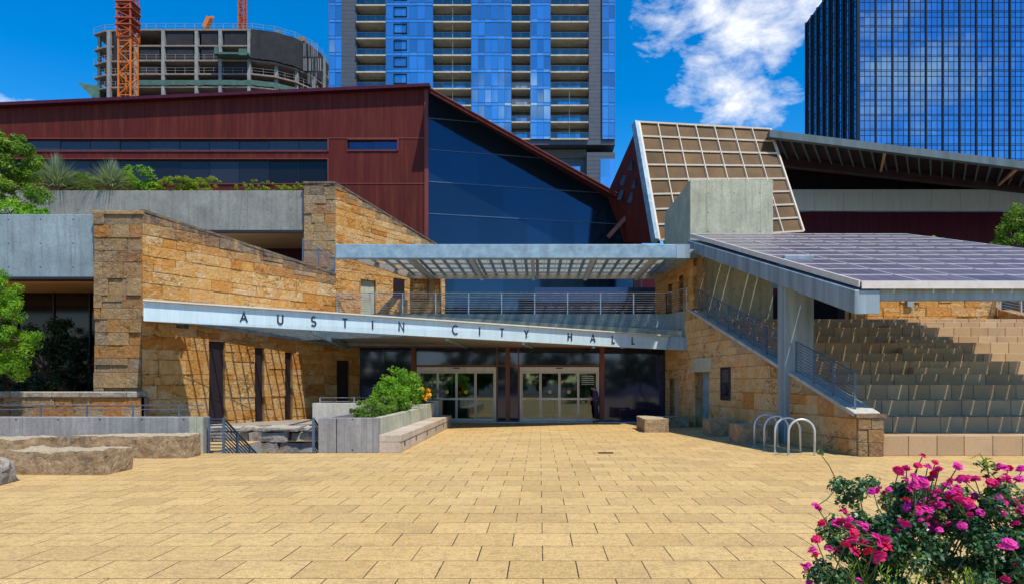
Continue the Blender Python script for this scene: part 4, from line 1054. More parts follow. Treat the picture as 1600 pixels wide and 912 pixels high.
# solar canopy
Zp = lambda Y: 4.48+(Y-17.2)*.307
sc_ = empty('solar_canopy', (8.1,17.2,0), 'sloping solar panel canopy over the seats with grey steel beam', 'canopy')
Y0, Y1 = 17.2, 30.0; nC, nR = 7, 12
def cp(i, y, dz=0): t = (y-Y0)/(Y1-Y0); return Vector((8.09+1.5*i+(6.66+1.33*i-8.09-1.5*i)*t, y, Zp(y)+dz))
rg = random.Random(12)
mb = MB(); ms_ = MB()
for i in range(nC):
    for j in range(nR):
        ya = Y0+(Y1-Y0)*j/nR; yb = Y0+(Y1-Y0)*(j+1)/nR; rv = rg.random()
        for k in range(3):
            a, b_ = i+k/3+.009, i+(k+1)/3-.009
            mb.plate([cp(a,ya+.012), cp(b_,ya+.012), cp(b_,yb-.012), cp(a,yb-.012)], (0,0,.012), min(1,max(0,rv+rg.uniform(-.1,.1))))
mb.build('solar_panel', M['pv'], sc_)
mb = MB()
for i in range(nC+1): mb.bar(cp(i,Y0,-.0), cp(i,Y1,-.0), .035, .06)
for j in range(nR+1): y = Y0+(Y1-Y0)*j/nR; mb.bar(cp(0,y,-.002), cp(nC,y,-.002), .03, .05)
mb.build('panel_frame', M['white'], sc_)
mb = MB(); mb.plate([cp(0,Y0-.06,-.16), cp(nC,Y0-.06,-.16), cp(nC,Y0-.06,.03), cp(0,Y0-.06,.03)], (0,.05,0))
for s in (0,nC):
    e = -.05 if s == 0 else .05
    mb.plate([cp(s,Y0,-.14)+Vector((e,0,0)), cp(s,Y1,-.14)+Vector((e,0,0)), cp(s,Y1,.03)+Vector((e,0,0)), cp(s,Y0,.03)+Vector((e,0,0))], (.03,0,0))
mb.build('edge_trim', M['white'], sc_)
mb = MB()
for i in range(1,nC*2): mb.bar(cp(i/2,Y0+.6,-.2), cp(i/2,Y1,-.2), .07, .16)
for j in range(0,9): y = Y0+.9+j*1.5; mb.bar(cp(0,y,-.36), cp(nC,y,-.36), .09, .14)
mb.build('purlin', M['galv_dark'], sc_)
mb = MB(); A0, B0 = cp(0,Y0), cp(0,Y1)
dx0, dx1 = -.16, .49
za, zb_ = 4.35, Zp(Y1)-.17
mb.hexa([(8.09+dx0,Y0,3.67),(8.09+dx1,Y0,3.67),(6.66+dx1,Y1,zb_-.55),(6.66+dx0,Y1,zb_-.55),(8.09+dx0,Y0,za-.08),(8.09+dx1,Y0,za-.08),(6.66+dx1,Y1,zb_-.1),(6.66+dx0,Y1,zb_-.1)])
mb.build('main_beam', M['galv_dark'], sc_, bevel=.015)
mb = MB(); p, q = cp(.35,Y0+.25,-.34), cp(nC,Y0+.25,-.34); mb.bar(p+Vector((.05,0,0)), q, .22, .36); mb.build('front_beam', M['galv_dark'], sc_)

# ================================================================== PLAZA OBJECTS
# low concrete wall left + rail
o = empty('low_concrete_wall', (-14,18.9,0), 'long low board marked concrete wall with thin rails, behind the stone blocks', 'wall')
MB().box(-30,-9.24,18.75,19.15,0,1.0).build('wall', M['conc_board'], o, bevel=.012)
MB().box(-9.62,-9.24,18.72,18.749,.0,1.005).build('end_face', M['conc_pale'], o)
mb = MB(); 
for z in (1.22,1.34): mb.tube((-30,18.95,z-.02),(-9.3,18.95,z-.02),.011,n=6)
for x in np.arange(-29.2,-9.3,1.28): mb.bar((x,18.95,1.0),(x,18.95,1.33),.045,.02,up=(0,1,0))
mb.build('rail', M['rail'], o)
# low stone wall
o = empty('low_stone_wall', (-16,23.4,0), 'low rough stone wall with grey coping at the foot of the left pier', 'wall')
mb = MB(); pc = [rectpoly(0,11.3,0,1.42)]
ashlar(mb, (-25,23.45,0), (1,0,0), Zax, pc, (0,-1,0), 71, (.3,.46), (.5,1.4), .2, proud=.07, stain=lambda u, v: .35 if u < 7 else 0); back(mb, (-25,23.45,0), (1,0,0), Zax, (0,-1,0), pc, .5)
mb.build('wall', M['stone_pale'], o)
mb = MB(); x = -25; rg = random.Random(3)
while x < -13.8: l = rg.uniform(.9,1.5); e = min(x+l,-13.75); mb.box(x+.006,e-.006,23.33,24.0,1.422,1.62,rg.random()); x += l
mb.build('coping', M['rock_grey'], o, bevel=.03)
# stair rails
def slope_rail(name, label, X, x1=None):
    o = empty(name, (X,18.85,0), label, 'railing', 'metal railings'); P_, R_ = [], MB()
    if x1 is not None:
        for j in range(11): R_.tube((X,18.85,.06+j*.088),(x1,18.85,.06+j*.088),.017,n=6)
        p0_ = MB(); p0_.bar((X,18.85,0),(X,18.85,.98),.05,.03,up=(0,1,0)); P_.append(p0_)
    xx = x1 if x1 is not None else X
    a, b_ = rail_panel((xx,18.85,0),(xx,22.3,-1.9),.96,10,1.1,r=.019,pr=.034,top=.03,base=.06)
    P_ += a; join(R_, b_)
    for s in P_: s.build('post', M['rail'], o); R_.build('rail', M['rail'], o)
slope_rail('stair_railing', 'blue railing descending the sunken stair beside the low concrete wall', -9.12, -8.72)
slope_rail('stair_railing', 'blue stair railing against the concrete planter block', -6.24)
# concrete wall with rail further back
o = empty('low_concrete_wall', (-7.6,26,0), 'short concrete wall with a rail between the stone wall and the planter', 'wall')
MB().box(px(488,25.5),-6.2,25.5,25.8,.3,pz(629,25.5)).build('wall', M['conc_plain'], o, bevel=.01)
mb = MB(); [mb.tube((px(500,28),28,z),(-5.0,28,z),.012,n=6) for z in (1.15,1.3)]; [mb.bar((x,28,.3),(x,28,1.3),.04,.02,up=(0,1,0)) for x in (-9,-7.6,-6.2,-5.1)]; mb.build('rail', M['steelrail'], o)

# planter + bench
pl = empty('concrete_planter', (-5.3,18.9,0), 'long raised concrete planter full of green perennials', 'planter')
x0, x1, ptz = -6.12, -4.45, .97
mb = MB(); mb.box(x0,x1,18.88,19.1,0,ptz); mb.box(x0,x0+.2,19.103,26.4,0,ptz)
mb.build('wall', M['conc_board'], pl, bevel=.012)
mb = MB(); y = 19.103
while y < 26.3: e = min(y+2.4,26.4); mb.box(x1-.2,x1,y+.004,e-.004,0,ptz); y += 2.4
mb.box(x0+.203,x1-.203,26.2,26.4,0,ptz); mb.build('side_wall', M['conc_pale'], pl, bevel=.012)
MB().box(-5.62,-5.60,18.872,18.879,0,ptz-.01).build('joint', M['black'], pl)
MB().box(x0+.2,x1-.2,19.1,26.2,.2,ptz-.1).build('soil', M['soil'], pl)
p2_ = empty('concrete_planter', (-4.8,27.5,0), 'smaller square concrete planter holding the orange yellow flowers', 'planter')
mb = MB(); mb.box(-5.15,-4.40,26.7,28.6,0,1.08); mb.build('box', M['conc_pale'], p2_, bevel=.012); MB().box(-5.05,-4.5,26.8,28.5,1.085,1.1).build('soil', M['soil'], p2_)
p3_ = empty('concrete_planter', (-4.5,30,0), 'farthest grey planter box next to the left sliding door', 'planter')
mb = MB(); mb.box(-4.95,-4.35,29.3,30.6,0,1.15); mb.build('box', M['conc_plain'], p3_, bevel=.012); MB().box(-4.88,-4.42,29.4,30.5,1.153,1.165).build('soil', M['soil'], p3_)
bn = empty('bench', (-4.15,18.9,0), 'long low stone bench with step lights along the planter', 'bench')
mb = MB(); y = 18.9; rg = random.Random(2)
while y < 29.7: e = min(y+.98,29.8); mb.box(-4.447,-3.84,y+.006,e-.006,.30,.50,rg.random()); mb.box(-4.447,-3.86,y+.006,e-.006,0,.294,rg.random()); y += .98
mb.build('seat', M['conc_warm'], bn, bevel=.012)
for y in (19.5,21.3,23.4,25.4,27.4,29.0): MB().box(-3.865,-3.85,y,y+.14,.14,.27).build('step_light', M['black'], bn, bevel=.004)

# stone blocks
def block(name, label, x0, x1, y0, y1, z1, seed, mat='rock', amp=.05, cell=.12, lump=0, group=None, cat='stone block', rot=0, taper=.02):
    cx_, cy_ = (x0+x1)/2, (y0+y1)/2
    mb = MB(); bm_rock(mb, x0, x1, y0, y1, 0, z1, random.Random(seed), amp, cell, taper=taper, lump=lump)
    ob = mb.build(name, M[mat], loc=(cx_,cy_,0)); ob.rotation_euler.z = rot
    return tag(ob, label, cat, group)
gS = 'rough stone seating blocks'
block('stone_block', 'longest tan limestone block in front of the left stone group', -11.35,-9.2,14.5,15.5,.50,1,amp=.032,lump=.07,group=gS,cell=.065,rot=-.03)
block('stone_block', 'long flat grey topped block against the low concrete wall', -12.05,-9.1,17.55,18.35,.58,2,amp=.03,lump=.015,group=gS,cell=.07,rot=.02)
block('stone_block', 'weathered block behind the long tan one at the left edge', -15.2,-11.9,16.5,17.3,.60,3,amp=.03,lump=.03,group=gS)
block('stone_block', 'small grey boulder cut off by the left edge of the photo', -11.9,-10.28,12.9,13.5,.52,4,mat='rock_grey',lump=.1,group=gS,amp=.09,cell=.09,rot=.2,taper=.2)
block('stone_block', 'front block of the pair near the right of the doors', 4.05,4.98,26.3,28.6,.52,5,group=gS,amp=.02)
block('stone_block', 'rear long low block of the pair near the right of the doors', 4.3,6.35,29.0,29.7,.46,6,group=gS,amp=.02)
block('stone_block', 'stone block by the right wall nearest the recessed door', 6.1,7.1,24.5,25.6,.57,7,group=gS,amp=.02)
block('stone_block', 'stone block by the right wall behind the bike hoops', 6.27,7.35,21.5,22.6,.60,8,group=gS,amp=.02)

# bike hoops
def hoop():
    o = empty('bike_rack', (0,0,0), 'x', 'bike rack', 'steel bike hoops'); m_ = MB(); w = .35; h = .97
    pts = [(-w,0,0),(-w,0,h-w)]+[(w*math.cos(math.radians(180-a)),0,h-w+w*math.sin(math.radians(a))) for a in range(15,180,15)]+[(w,0,h-w),(w,0,0)]
    m_.path(pts, .03, 10); m_.build('hoop', M['galv_l'], o, smooth=True)
    for s in (-w,w):
        q_ = MB(); q_.tube((s,0,.001),(s,0,.012),.065,n=12); q_.build('base_plate', M['galv_l'], o)
    return o
M['galv_l'] = m_plain('light_galvanised_tube', (.50,.56,.58), .4, .4, .12)
h0 = hoop()
for i, (xl_, y, lb) in enumerate(((1232,711,'nearest'),(1211,706.4,'second nearest'),(1194.5,701.6,'third nearest'),(1179,697,'farthest'))):
    ob = h0 if i == 0 else copy_tree(h0); D_ = gd(y); ob.location = (px(xl_,D_)+.35, D_, 0); ob['label'] = lb+' of four inverted U steel bike hoops'
o = MB().box(px(935,gd(707)),px(958,gd(707)),gd(707.8),gd(705.9),.002,.008).build('drain_grate', M['black']); tag(o, 'small dark slot drain set in the paving', 'drain')

# ================================================================== PLANTS
def shrub(name, label, cat, base, blobs, n, size, mat, k=30, r=.2, seed=0, group=None, asp=.5):
    o = empty(name, base, label, cat, group); B = Vector(base)
    cl = blob_clumps(blobs, k, r, seed); sb_ = MB()
    for c in cl[::2]: e = Vector(c[:3]); s0 = B+Vector((random.Random(c[0]).uniform(-.1,.1),0,0)); sb_.path([s0, s0.lerp(e,.5)+Vector((0,0,.05)), e], [.012,.009,.004], 4)
    sb_.build('stem', M['stem'], o); leaf_mesh('foliage', cl, n, size, M[mat], o, seed, asp); return o
# planter plants
shrub('leafy_shrub', 'tallest bright green leafy shrub in the long planter', 'shrub', (-5.2,23.8,.87), [(-5.15,23.3,1.5,.7,1.1,.58),(-4.95,24.4,1.75,.6,1.1,.72),(-5.05,24.0,2.3,.22,.3,.5),(-4.75,25.2,1.6,.4,.8,.5)], 6500, .10, 'leaf_lime', 100, .2, 1)
shrub('ground_cover_plant', 'low dense green plants spilling at the front of the long planter', 'plant', (-5.3,20.6,.87), [(-5.1,20.4,1.14,.6,1.1,.26),(-5.1,21.7,1.25,.65,1.0,.32),(-4.7,22.6,1.2,.35,1.2,.3)], 9000, .06, 'leaf_green', 70, .14, 2)
shrub('leafy_shrub', 'medium green shrub at the far end of the long planter', 'shrub', (-5.0,25.5,.87), [(-4.95,25.4,1.5,.5,.8,.5)], 3200, .08, 'leaf_lime', 30, .16, 3)
fl = shrub('flowering_plant', 'small plant with orange yellow flowers in the square planter', 'plant', (-4.75,27.4,1.1), [(-4.75,27.4,1.45,.35,.5,.4)], 1200, .08, 'leaf_green', 20, .14, 4)
leaf_mesh('flower', blob_clumps([(-4.62,27.2,1.5,.25,.4,.42)], 12, .12, 9), 420, .09, M['yflower'], fl, 5, .8)
shrub('leafy_plant', 'small grey green plant in the farthest planter box', 'plant', (-4.65,30,1.16), [(-4.65,30,1.5,.3,.4,.4)], 700, .08, 'blade', 14, .14, 6)

# terrace plants (left, on band 2)
gT = 'plants on the upper terrace edge'
def sotol(label, base, r, n, seed):
    o = empty('spiky_sotol', base, label, 'plant', gT); m_ = MB(); rg = random.Random(seed); B = Vector(base)
    for i in range(n):
        az = rg.uniform(0,2*PI); el = math.radians(rg.uniform(8,88)); L = r*rg.uniform(.75,1.1)
        d = Vector((math.cos(az)*math.cos(el), math.sin(az)*math.cos(el), math.sin(el))); s_ = d.cross(Vector((0,0,1))).normalized()*.022
        p0 = B+Vector((0,0,.1)); p1 = p0+d*L*.5; p2 = p0+d*L+Vector((0,0,-.28*L*math.cos(el))); rv = rg.random()
        m_.add([p0-s_, p0+s_, p1+s_*.8, p1-s_*.8, p2], [(0,1,2,3),(3,2,4)], rv)
    m_.build('leaves', M['blade'], o); return o
zB = zb2b+.12
sotol('larger spiky silver green sotol on the terrace by the tree', (px(88,34),34.0,zB), 1.9, 800, 1)
sotol('smaller spiky silver green sotol right of the larger one', (px(175,34),34.0,zB), 1.65, 700, 2)
shrub('leafy_shrub', 'round green shrub behind the smaller sotol', 'shrub', (px(205,35),35,zB), [(px(185,35.3),35.3,zB+1.0,1.0,.6,.8),(px(215,35),35,zB+.9,.95,.6,.7),(px(238,35),35,zB+.4,.55,.5,.45)], 4200, .13, 'leaf_lime', 60, .26, 11, gT)
shrub('leafy_shrub', 'green shrub between the two sotols', 'shrub', (px(130,35),35,zB), [(px(128,35),35,zB+.6,1.0,.5,.65)], 2800, .13, 'leaf_green', 30, .26, 12, gT)
shrub('ground_cover_plant', 'mounded yellow green plant on the middle of the terrace edge', 'plant', (px(292,34),34,zB), [(px(275,33.6),33.6,zB+.25,1.0,.55,.5),(px(315,33.6),33.6,zB+.28,.95,.55,.5)], 9500, .07, 'leaf_yel', 80, .14, 13, gT)
shrub('ground_cover_plant', 'thin low yellow green plants at the right end of the terrace edge', 'plant', (px(420,34),34,zB), [(px(x,33.6),33.6,zB+.14,.5,.35,.26+.08*(x%3)) for x in (378,400,424,447,464)], 4200, .07, 'leaf_yel', 60, .10, 14, gT)
# plants on band 1
z1b = pz(335,24.4)-.15
shrub('leafy_shrub', 'loose yellow green shrub leaning over the left parapet', 'shrub', (px(30,26),26,z1b), [(px(15,26),26,z1b+.55,1.2,.8,.5),(px(60,25.5),25.5,z1b+.25,.9,.5,.35)], 4200, .12, 'leaf_lime', 60, .25, 15)
shrub('leafy_shrub', 'pale feathery grass clump at the left parapet', 'plant', (px(8,25.2),25.2,z1b), [(px(10,25.2),25.2,z1b+.2,.9,.35,.3)], 1400, .12, 'blade', 24, .2, 16)
tree('terrace_tree', 'dense round green tree on the terrace at the top left', 'tree', (px(-8,29),29,z1b-.2), [(px(-5,29),29,z1b+3.4,1.5,1.4,1.5),(px(22,29.2),29.2,z1b+3.6,1.05,1.2,1.1),(px(12,28.7),28.7,z1b+1.9,1.5,1.1,1.1),(px(28,28.7),28.7,z1b+.9,1.2,.9,.7)], 22000, .12, M['leaf_green'], 130, .34, 21)
tree('young_tree', 'bright lime green tree at the far left in front of the dark glazing', 'tree', (px(-40,21.5),21.5,0), [(px(-25,21.5),21.5,4.0,1.3,1.1,1.9),(px(5,21.3),21.3,3.4,1.15,.9,.85),(px(8,21.6),21.6,2.3,.9,.8,.5),(px(-5,21.6),21.6,5.0,.8,.8,.9)], 20000, .10, M['leaf_lime'], 150, .3, 22, asp=.3)
tree('stand_in_tree', 'dark tree added under the left parapet for the look of foliage mirrored in the glazing', 'tree', (px(80,27.5),27.5,0), [(px(70,27.8),27.8,2.6,2.0,1.2,2.1),(px(120,28),28,2.4,1.1,1.0,1.9),(px(20,28),28,2.4,1.4,1.0,2.2)], 17000, .13, M['leaf_dark'], 130, .36, 23)  # tree added to give the look of foliage reflected in the glazing
tree('terrace_tree', 'green tree at the right edge above the seats', 'tree', (px(1595,34),34,5), [(px(1592,34),34,8.6,1.3,1.2,1.3),(px(1572,34),34,7.4,.9,.9,.6),(px(1600,34),34,10,.8,.8,.9)], 9000, .13, M['leaf_green'], 80, .32, 24)
shrub('leafy_shrub', 'small green plant peeking over the back of the solar canopy', 'shrub', (px(1465,36),36,8.0), [(px(1465,36),36,9.3,.7,.4,.3)], 900, .12, 'leaf_lime', 20, .2, 25)
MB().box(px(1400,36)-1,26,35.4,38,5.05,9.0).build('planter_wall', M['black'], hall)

# rose bush
rb = empty('rose_bush', (3.15,5.5,0), 'rose bush covered in magenta and crimson blooms at the lower right', 'rose bush')
rg = random.Random(77)
blobs = [(3.25,5.5,.75,.85,.7,.45),(2.55,5.35,.55,.5,.5,.42),(3.9,5.4,.7,.6,.6,.5),(3.05,5.8,1.0,.65,.4,.22)]
cl = blob_clumps(blobs, 210, .11, 5, .35)
leaf_mesh('foliage', cl, 30000, .042, M['leaf_rose'], rb, 5, .62, up=.7)
sm = MB()
tips = []
def rpt(x, y, D): p = at(x, y, D); return p
fl_px = [(1365,768,'m',1.1),(1382,770,'r',.7),(1441,712,'r',.8),(1461,722,'r',.7),(1434,727,'r',.8),(1449,730,'m',1),(1404,735,'m',1.1),(1416,732,'m',1),(1426,744,'m',.9),(1440,752,'m',1.3),(1451,750,'r',1),(1430,756,'m',1),(1496,728,'m',.9),(1505,748,'m',1.1),(1524,749,'m',1.1),(1467,733,'m',.9),(1480,758,'m',1),(1487,775,'m',1.2),(1500,782,'m',1.2),(1512,785,'r',1.2),(1497,770,'r',.8),(1432,790,'m',1.5),(1446,797,'m',1.3),(1460,780,'m',1.2),(1416,782,'r',.9),(1470,789,'m',1.1),(1483,791,'r',1),(1549,754,'r',1.1),(1560,752,'m',1),(1573,751,'m',1),(1576,731,'r',.8),(1597,733,'m',1.1),(1592,748,'m',.9),(1545,778,'r',1),(1552,770,'m',.8),(1582,785,'m',1.2),(1598,796,'m',1.2),(1308,817,'m',1.1),(1316,814,'m',.9),(1343,819,'m',1),(1353,823,'m',1),(1366,826,'r',.9),(1389,813,'m',.8),(1399,831,'m',1),(1458,815,'m',1.3),(1452,827,'m',1.1),(1417,816,'r',1),(1369,841,'m',1.2),(1378,846,'m',1.2),(1382,853,'r',1.3),(1366,861,'r',1.3),(1375,868,'m',1.1),(1356,862,'r',.8),(1332,845,'m',1.1),(1321,850,'r',.8),(1335,861,'r',1),(1275,842,'r',.9),(1270,860,'m',1),(1275,867,'r',.9),(1274,790,'m',.9),(1279,794,'m',.7),(1255,886,'m',.9),(1263,882,'m',.6),(1577,850,'m',1.2),(1565,855,'m',.9),(1551,841,'r',.9),(1594,884,'r',1),(1341,908,'m',.9),(1264,910,'m',.6),(1571,905,'m',.8)]
def flower_mesh(seed, mat):
    rg = random.Random(seed); m_ = MB()
    for ring, (n, L, el) in enumerate(((7,.040,12),(6,.034,38),(5,.024,65))):
        for i in range(n):
            az = 2*PI*i/n+rg.uniform(-.3,.3)+ring; e = math.radians(el+rg.uniform(-10,10)); w = L*.55
            d = Vector((math.cos(az)*math.cos(e), math.sin(az)*math.cos(e), math.sin(e))); s_ = Vector((-math.sin(az), math.cos(az), 0)); z = Vector((0,0,.004*ring)); nn = s_.cross(d)
            p0 = z; a = d*L*.55+s_*w-nn*.003; b_ = d*L*.55-s_*w-nn*.003; c = d*L+s_*w*.45+nn*.008; e2 = d*L-s_*w*.45+nn*.008+Vector((0,0,rg.uniform(-.004,.004)))
            mid = d*L*.6+nn*-.008
            m_.add([p0, b_+z, mid+z, a+z, e2+z, c+z], [(0,1,2),(0,2,3),(1,4,2),(2,4,5),(2,5,3)], rg.random())
    return m_
protos = {}
for key, mat in (('m','petal'),('r','petal_red')):
    for v in range(3):
        ob = flower_mesh(v+ord(key), mat).build('flower', M[mat], rb); protos[(key,v)] = ob; ob.location = (3.2-3.15, 0, 1.0)
used = set()
def put_flower(P, key, s):
    v = rg.randrange(3); src = protos[(key,v)]
    if (key,v) not in used: ob = src; used.add((key,v))
    else: ob = src.copy(); C.objects.link(ob)
    ob.parent = rb; ob.location = P-rb.location; ob.rotation_euler = (rg.uniform(.25,.85), rg.uniform(-.4,.4), rg.uniform(0,6.28)); ob.scale = (s,)*3; return ob
Rorig = Vector((3.15,5.5,0))
# local frame: meshes were built with parent offset, so recentre flower vertices
for ob in protos.values():
    for v in ob.data.vertices: v.co += rb.location
cores = [Vector(c[:3]) for c in cl]
rq = random.Random(3)
for _ in range(26):
    c_ = rq.choice(((1440,790),(1500,765),(1560,745),(1360,850),(1460,820),(1585,790),(1330,835),(1540,800))); fl_px.append((c_[0]+rq.gauss(0,24), c_[1]+rq.gauss(0,16), rq.choice('mmr'), rq.uniform(.6,1.1)))
ex = MB(); rx = random.Random(8)
def extra(P, s):
    src = flower_mesh(rx.randrange(99), 'petal'); R_ = Matrix.Rotation(rx.uniform(0,6.28),3,'Z') @ Matrix.Rotation(rx.uniform(.2,.9),3,'X'); o_ = len(ex.v); ex.v += [tuple(P+R_@(Vector(v)*s)) for v in src.v]; ex.f += [tuple(i+o_ for i in f) for f in src.f]; ex.r += src.r; ex.st += src.st
for _ in range(85):
    c_ = rx.choice(((1440,792),(1500,765),(1420,755),(1570,745),(1360,855),(1465,820),(1590,790),(1345,835),(1540,800),(1400,825))); extra(at(c_[0]+rx.gauss(0,20), c_[1]+rx.gauss(0,13), 5.3+rx.uniform(-.35,.2)), rx.uniform(.6,1.0))
exo = ex.build('flower', M['petal'], rb); exo['kind'] = 'stuff'
for x, y, k, s in fl_px:
    D_ = 5.35+rg.uniform(-.35,.35)-(.5 if y > 835 else 0); P = at(x, y, D_); put_flower(P, k, s*1.08)
    c = min(cores, key=lambda q: (q-P).length+rg.uniform(0,.15)); m_ = P.lerp(c,.5)+Vector((rg.uniform(-.03,.03),0,-.03))
    sm.path([c, m_, P-Vector((0,0,.005))], [.006,.005,.004], 5)
for c in cores[::4]: 
    b0 = Vector((3.15+rg.uniform(-.5,.5), 5.5+rg.uniform(-.3,.3), .0)); sm.path([b0, b0.lerp(c,.5)+Vector((rg.uniform(-.06,.06),0,0)), c], [.012,.009,.004], 5)
for k in range(26):
    c = rg.choice(cores); e = c+Vector((rg.uniform(-.25,.12), rg.uniform(-.15,.1), rg.uniform(.05,.3))); sm.path([c, c.lerp(e,.5)+Vector((0,0,.03)), e], [.005,.004,.003], 5)
    tips.append((e.x,e.y,e.z,.045))
sm.build('stem', M['stem'], rb)
leaf_mesh('foliage', tips, 260, .036, M['leaf_rose'], rb, 8, .6)
rs = MB(); top_ = at(1524,712,5.3); b0 = Vector((3.4,5.5,.3)); knee = at(1546,745,5.3); rs.path([b0, at(1545,790,5.35), knee, at(1540,722,5.3), at(1531,708,5.3), top_, at(1516,716,5.3)], [.009,.008,.006,.005,.004,.003,.002], 6)
sh = rs.build('tall_shoot', M['leaf_lime'], rb)
leaf_mesh('shoot_leaf', [(*at(1546,y,5.3+dx*0)[:3],.06) for y, dx in ((735,0),(760,0),(775,0),(725,0))], 46, .06, M['leaf_green'], rb, 9, .45)
bd_ = MB(); bd_.plate([(3.3+1.5*math.cos(a)*(1+.06*math.sin(5*a)),5.2+.85*math.sin(a),.003) for a in [2*PI*i/28 for i in range(28)]], (0,0,.03)); tag(bd_.build('soil', M['soil']), kind='structure')
# light green weed plants in front
for i, (x, y, D_, lb) in enumerate(((1375,880,4.75,'light green leafy weed in front of the rose bush, left one'),(1455,905,4.7,'light green leafy weed in front of the rose bush, middle one'),(1530,880,4.8,'taller yellowish green weed in front of the rose bush, right one'))):
    p = at(x, y, D_); o = empty('leafy_weed', (p.x,p.y,0), lb, 'weed', 'weeds in front of the rose bush'); m_ = MB(); L_ = MB(); rr = random.Random(i+40)
    for k in range(15 if i != 2 else 5):
        b0 = Vector((p.x+rr.uniform(-.12,.12), p.y+rr.uniform(-.1,.1), 0)); e = Vector((p.x+rr.uniform(-.24,.24), p.y+rr.uniform(-.12,.08), p.z+rr.uniform(-.22,.06)))
        m_.path([b0, e], [.005,.003], 4)
        for q in range(26):
            t = .45+.55*q/26; c = b0.lerp(e, t); az = rr.uniform(0,6.28); d = Vector((math.cos(az), math.sin(az), .9)).normalized(); s_ = d.cross(Vector((0,0,1))).normalized()*.006; ln = .055
            L_.add([c, c+d*ln*.5+s_, c+d*ln, c+d*ln*.5-s_], [(0,1,2,3)], rr.random())
    m_.build('stem', M['stem'], o); L_.build('leaves', M['leaf_yel'] if i else M['leaf_lime'], o)
# trees across the street behind the viewpoint (seen mirrored in the entrance glass)
for i, (x, y, h) in enumerate(((-24,-36,9),(-9,-33,8),(3,-38,9.5),(15,-34,8.5),(30,-38,9))):
    tree('street_tree', 'broad green street tree across the road, number %s from the left' % ('one','two','three','four','five')[i], 'tree', (x,y,0), [(x,y,h*.55,5.2,3.4,h*.42),(x+4,y+.5,h*.3,4.0,2.4,2.6),(x-4.3,y,h*.3,4.0,2.4,2.6)], 7500, .5, M['leaf_green'], 130, .9, 60+i, .22, 'street trees mirrored in the entrance glass')
# ================================================================== RESIDENTIAL TOWER
DT = 120.0
tw_ = empty('residential_tower', (px(738,DT),DT,0), 'tall blue glass apartment tower with stacked balconies in the middle', 'building')
fz = lambda y: pz(y, DT)
fl_h = 26*DT/F; zb0 = fz(219); NF = 13; ztp = zb0+fl_h*NF
X = lambda x: px(x, DT)
body = MB(); body.box(X(516), X(961), DT+3.5, DT+26, 0, ztp); body.build('core_wall', M['bback'], tw_)
mb = MB()
for a, b_ in ((535,557),(920,941)):
    mb = MB()
    for i in range(NF*4): mb.box(X(a), X(b_), DT-.1, DT+4, zb0+i*fl_h/4+.03, zb0+(i+1)*fl_h/4-.0)
    mb.box(X(a)+.02, X(b_)-.02, DT-.05, DT+4, zb0, ztp); mb.build('dark_cladding', M['dsiding'], tw_)
MB().box(X(800),X(961),DT-.15,DT+4,zb0-.9,zb0-.05).build('transfer_beam', M['dsiding'], tw_)
for gi, (a, b_, nx) in enumerate(((515,535,2),(604,677,6),(737,799,6),(829,860,3),(941,960.5,2))):
    us = [(X(b_)-X(a))*i/nx for i in range(nx+1)]; vs = []
    for i in range(NF): vs += [zb0+i*fl_h, zb0+i*fl_h+.55]
    vs.append(ztp)
    m_ = MB(); panes(m_, (X(a),DT-.4,0), (1,0,0), Zax, (0,-1,0), us, vs, .018, seed=gi)
    # side returns
    for xx in (X(a), X(b_)): m_.add([(xx,DT-.4,zb0),(xx,DT+4,zb0),(xx,DT+4,ztp),(xx,DT-.4,ztp)], [(0,1,2,3)], .3)
    g_ = m_.build('glass_bay', M['tglass'], tw_)
    m_ = MB(); [m_.box(X(a)+u_-.035, X(a)+u_+.035, DT-.48, DT-.40, zb0, ztp) for u_ in us]
    [m_.box(X(a), X(b_), DT-.47, DT-.41, v-.03, v+.03) for v in vs]
    m_.build('mullion', M['tmull'], g_)
    if gi == 1:
        for i in range(3,NF): 
            m_ = MB(); xx = X(616); z_ = zb0+i*fl_h+.9
            for s in ((xx,xx+2.3,z_,z_+.12),(xx,xx+2.3,z_+1.6,z_+1.72),(xx,xx+.12,z_,z_+1.72),(xx+2.18,xx+2.3,z_,z_+1.72)): m_.box(s[0],s[1],DT-.58,DT-.43,s[2],s[3])
            m_.build('vent_window_frame', M['omull'], g_)
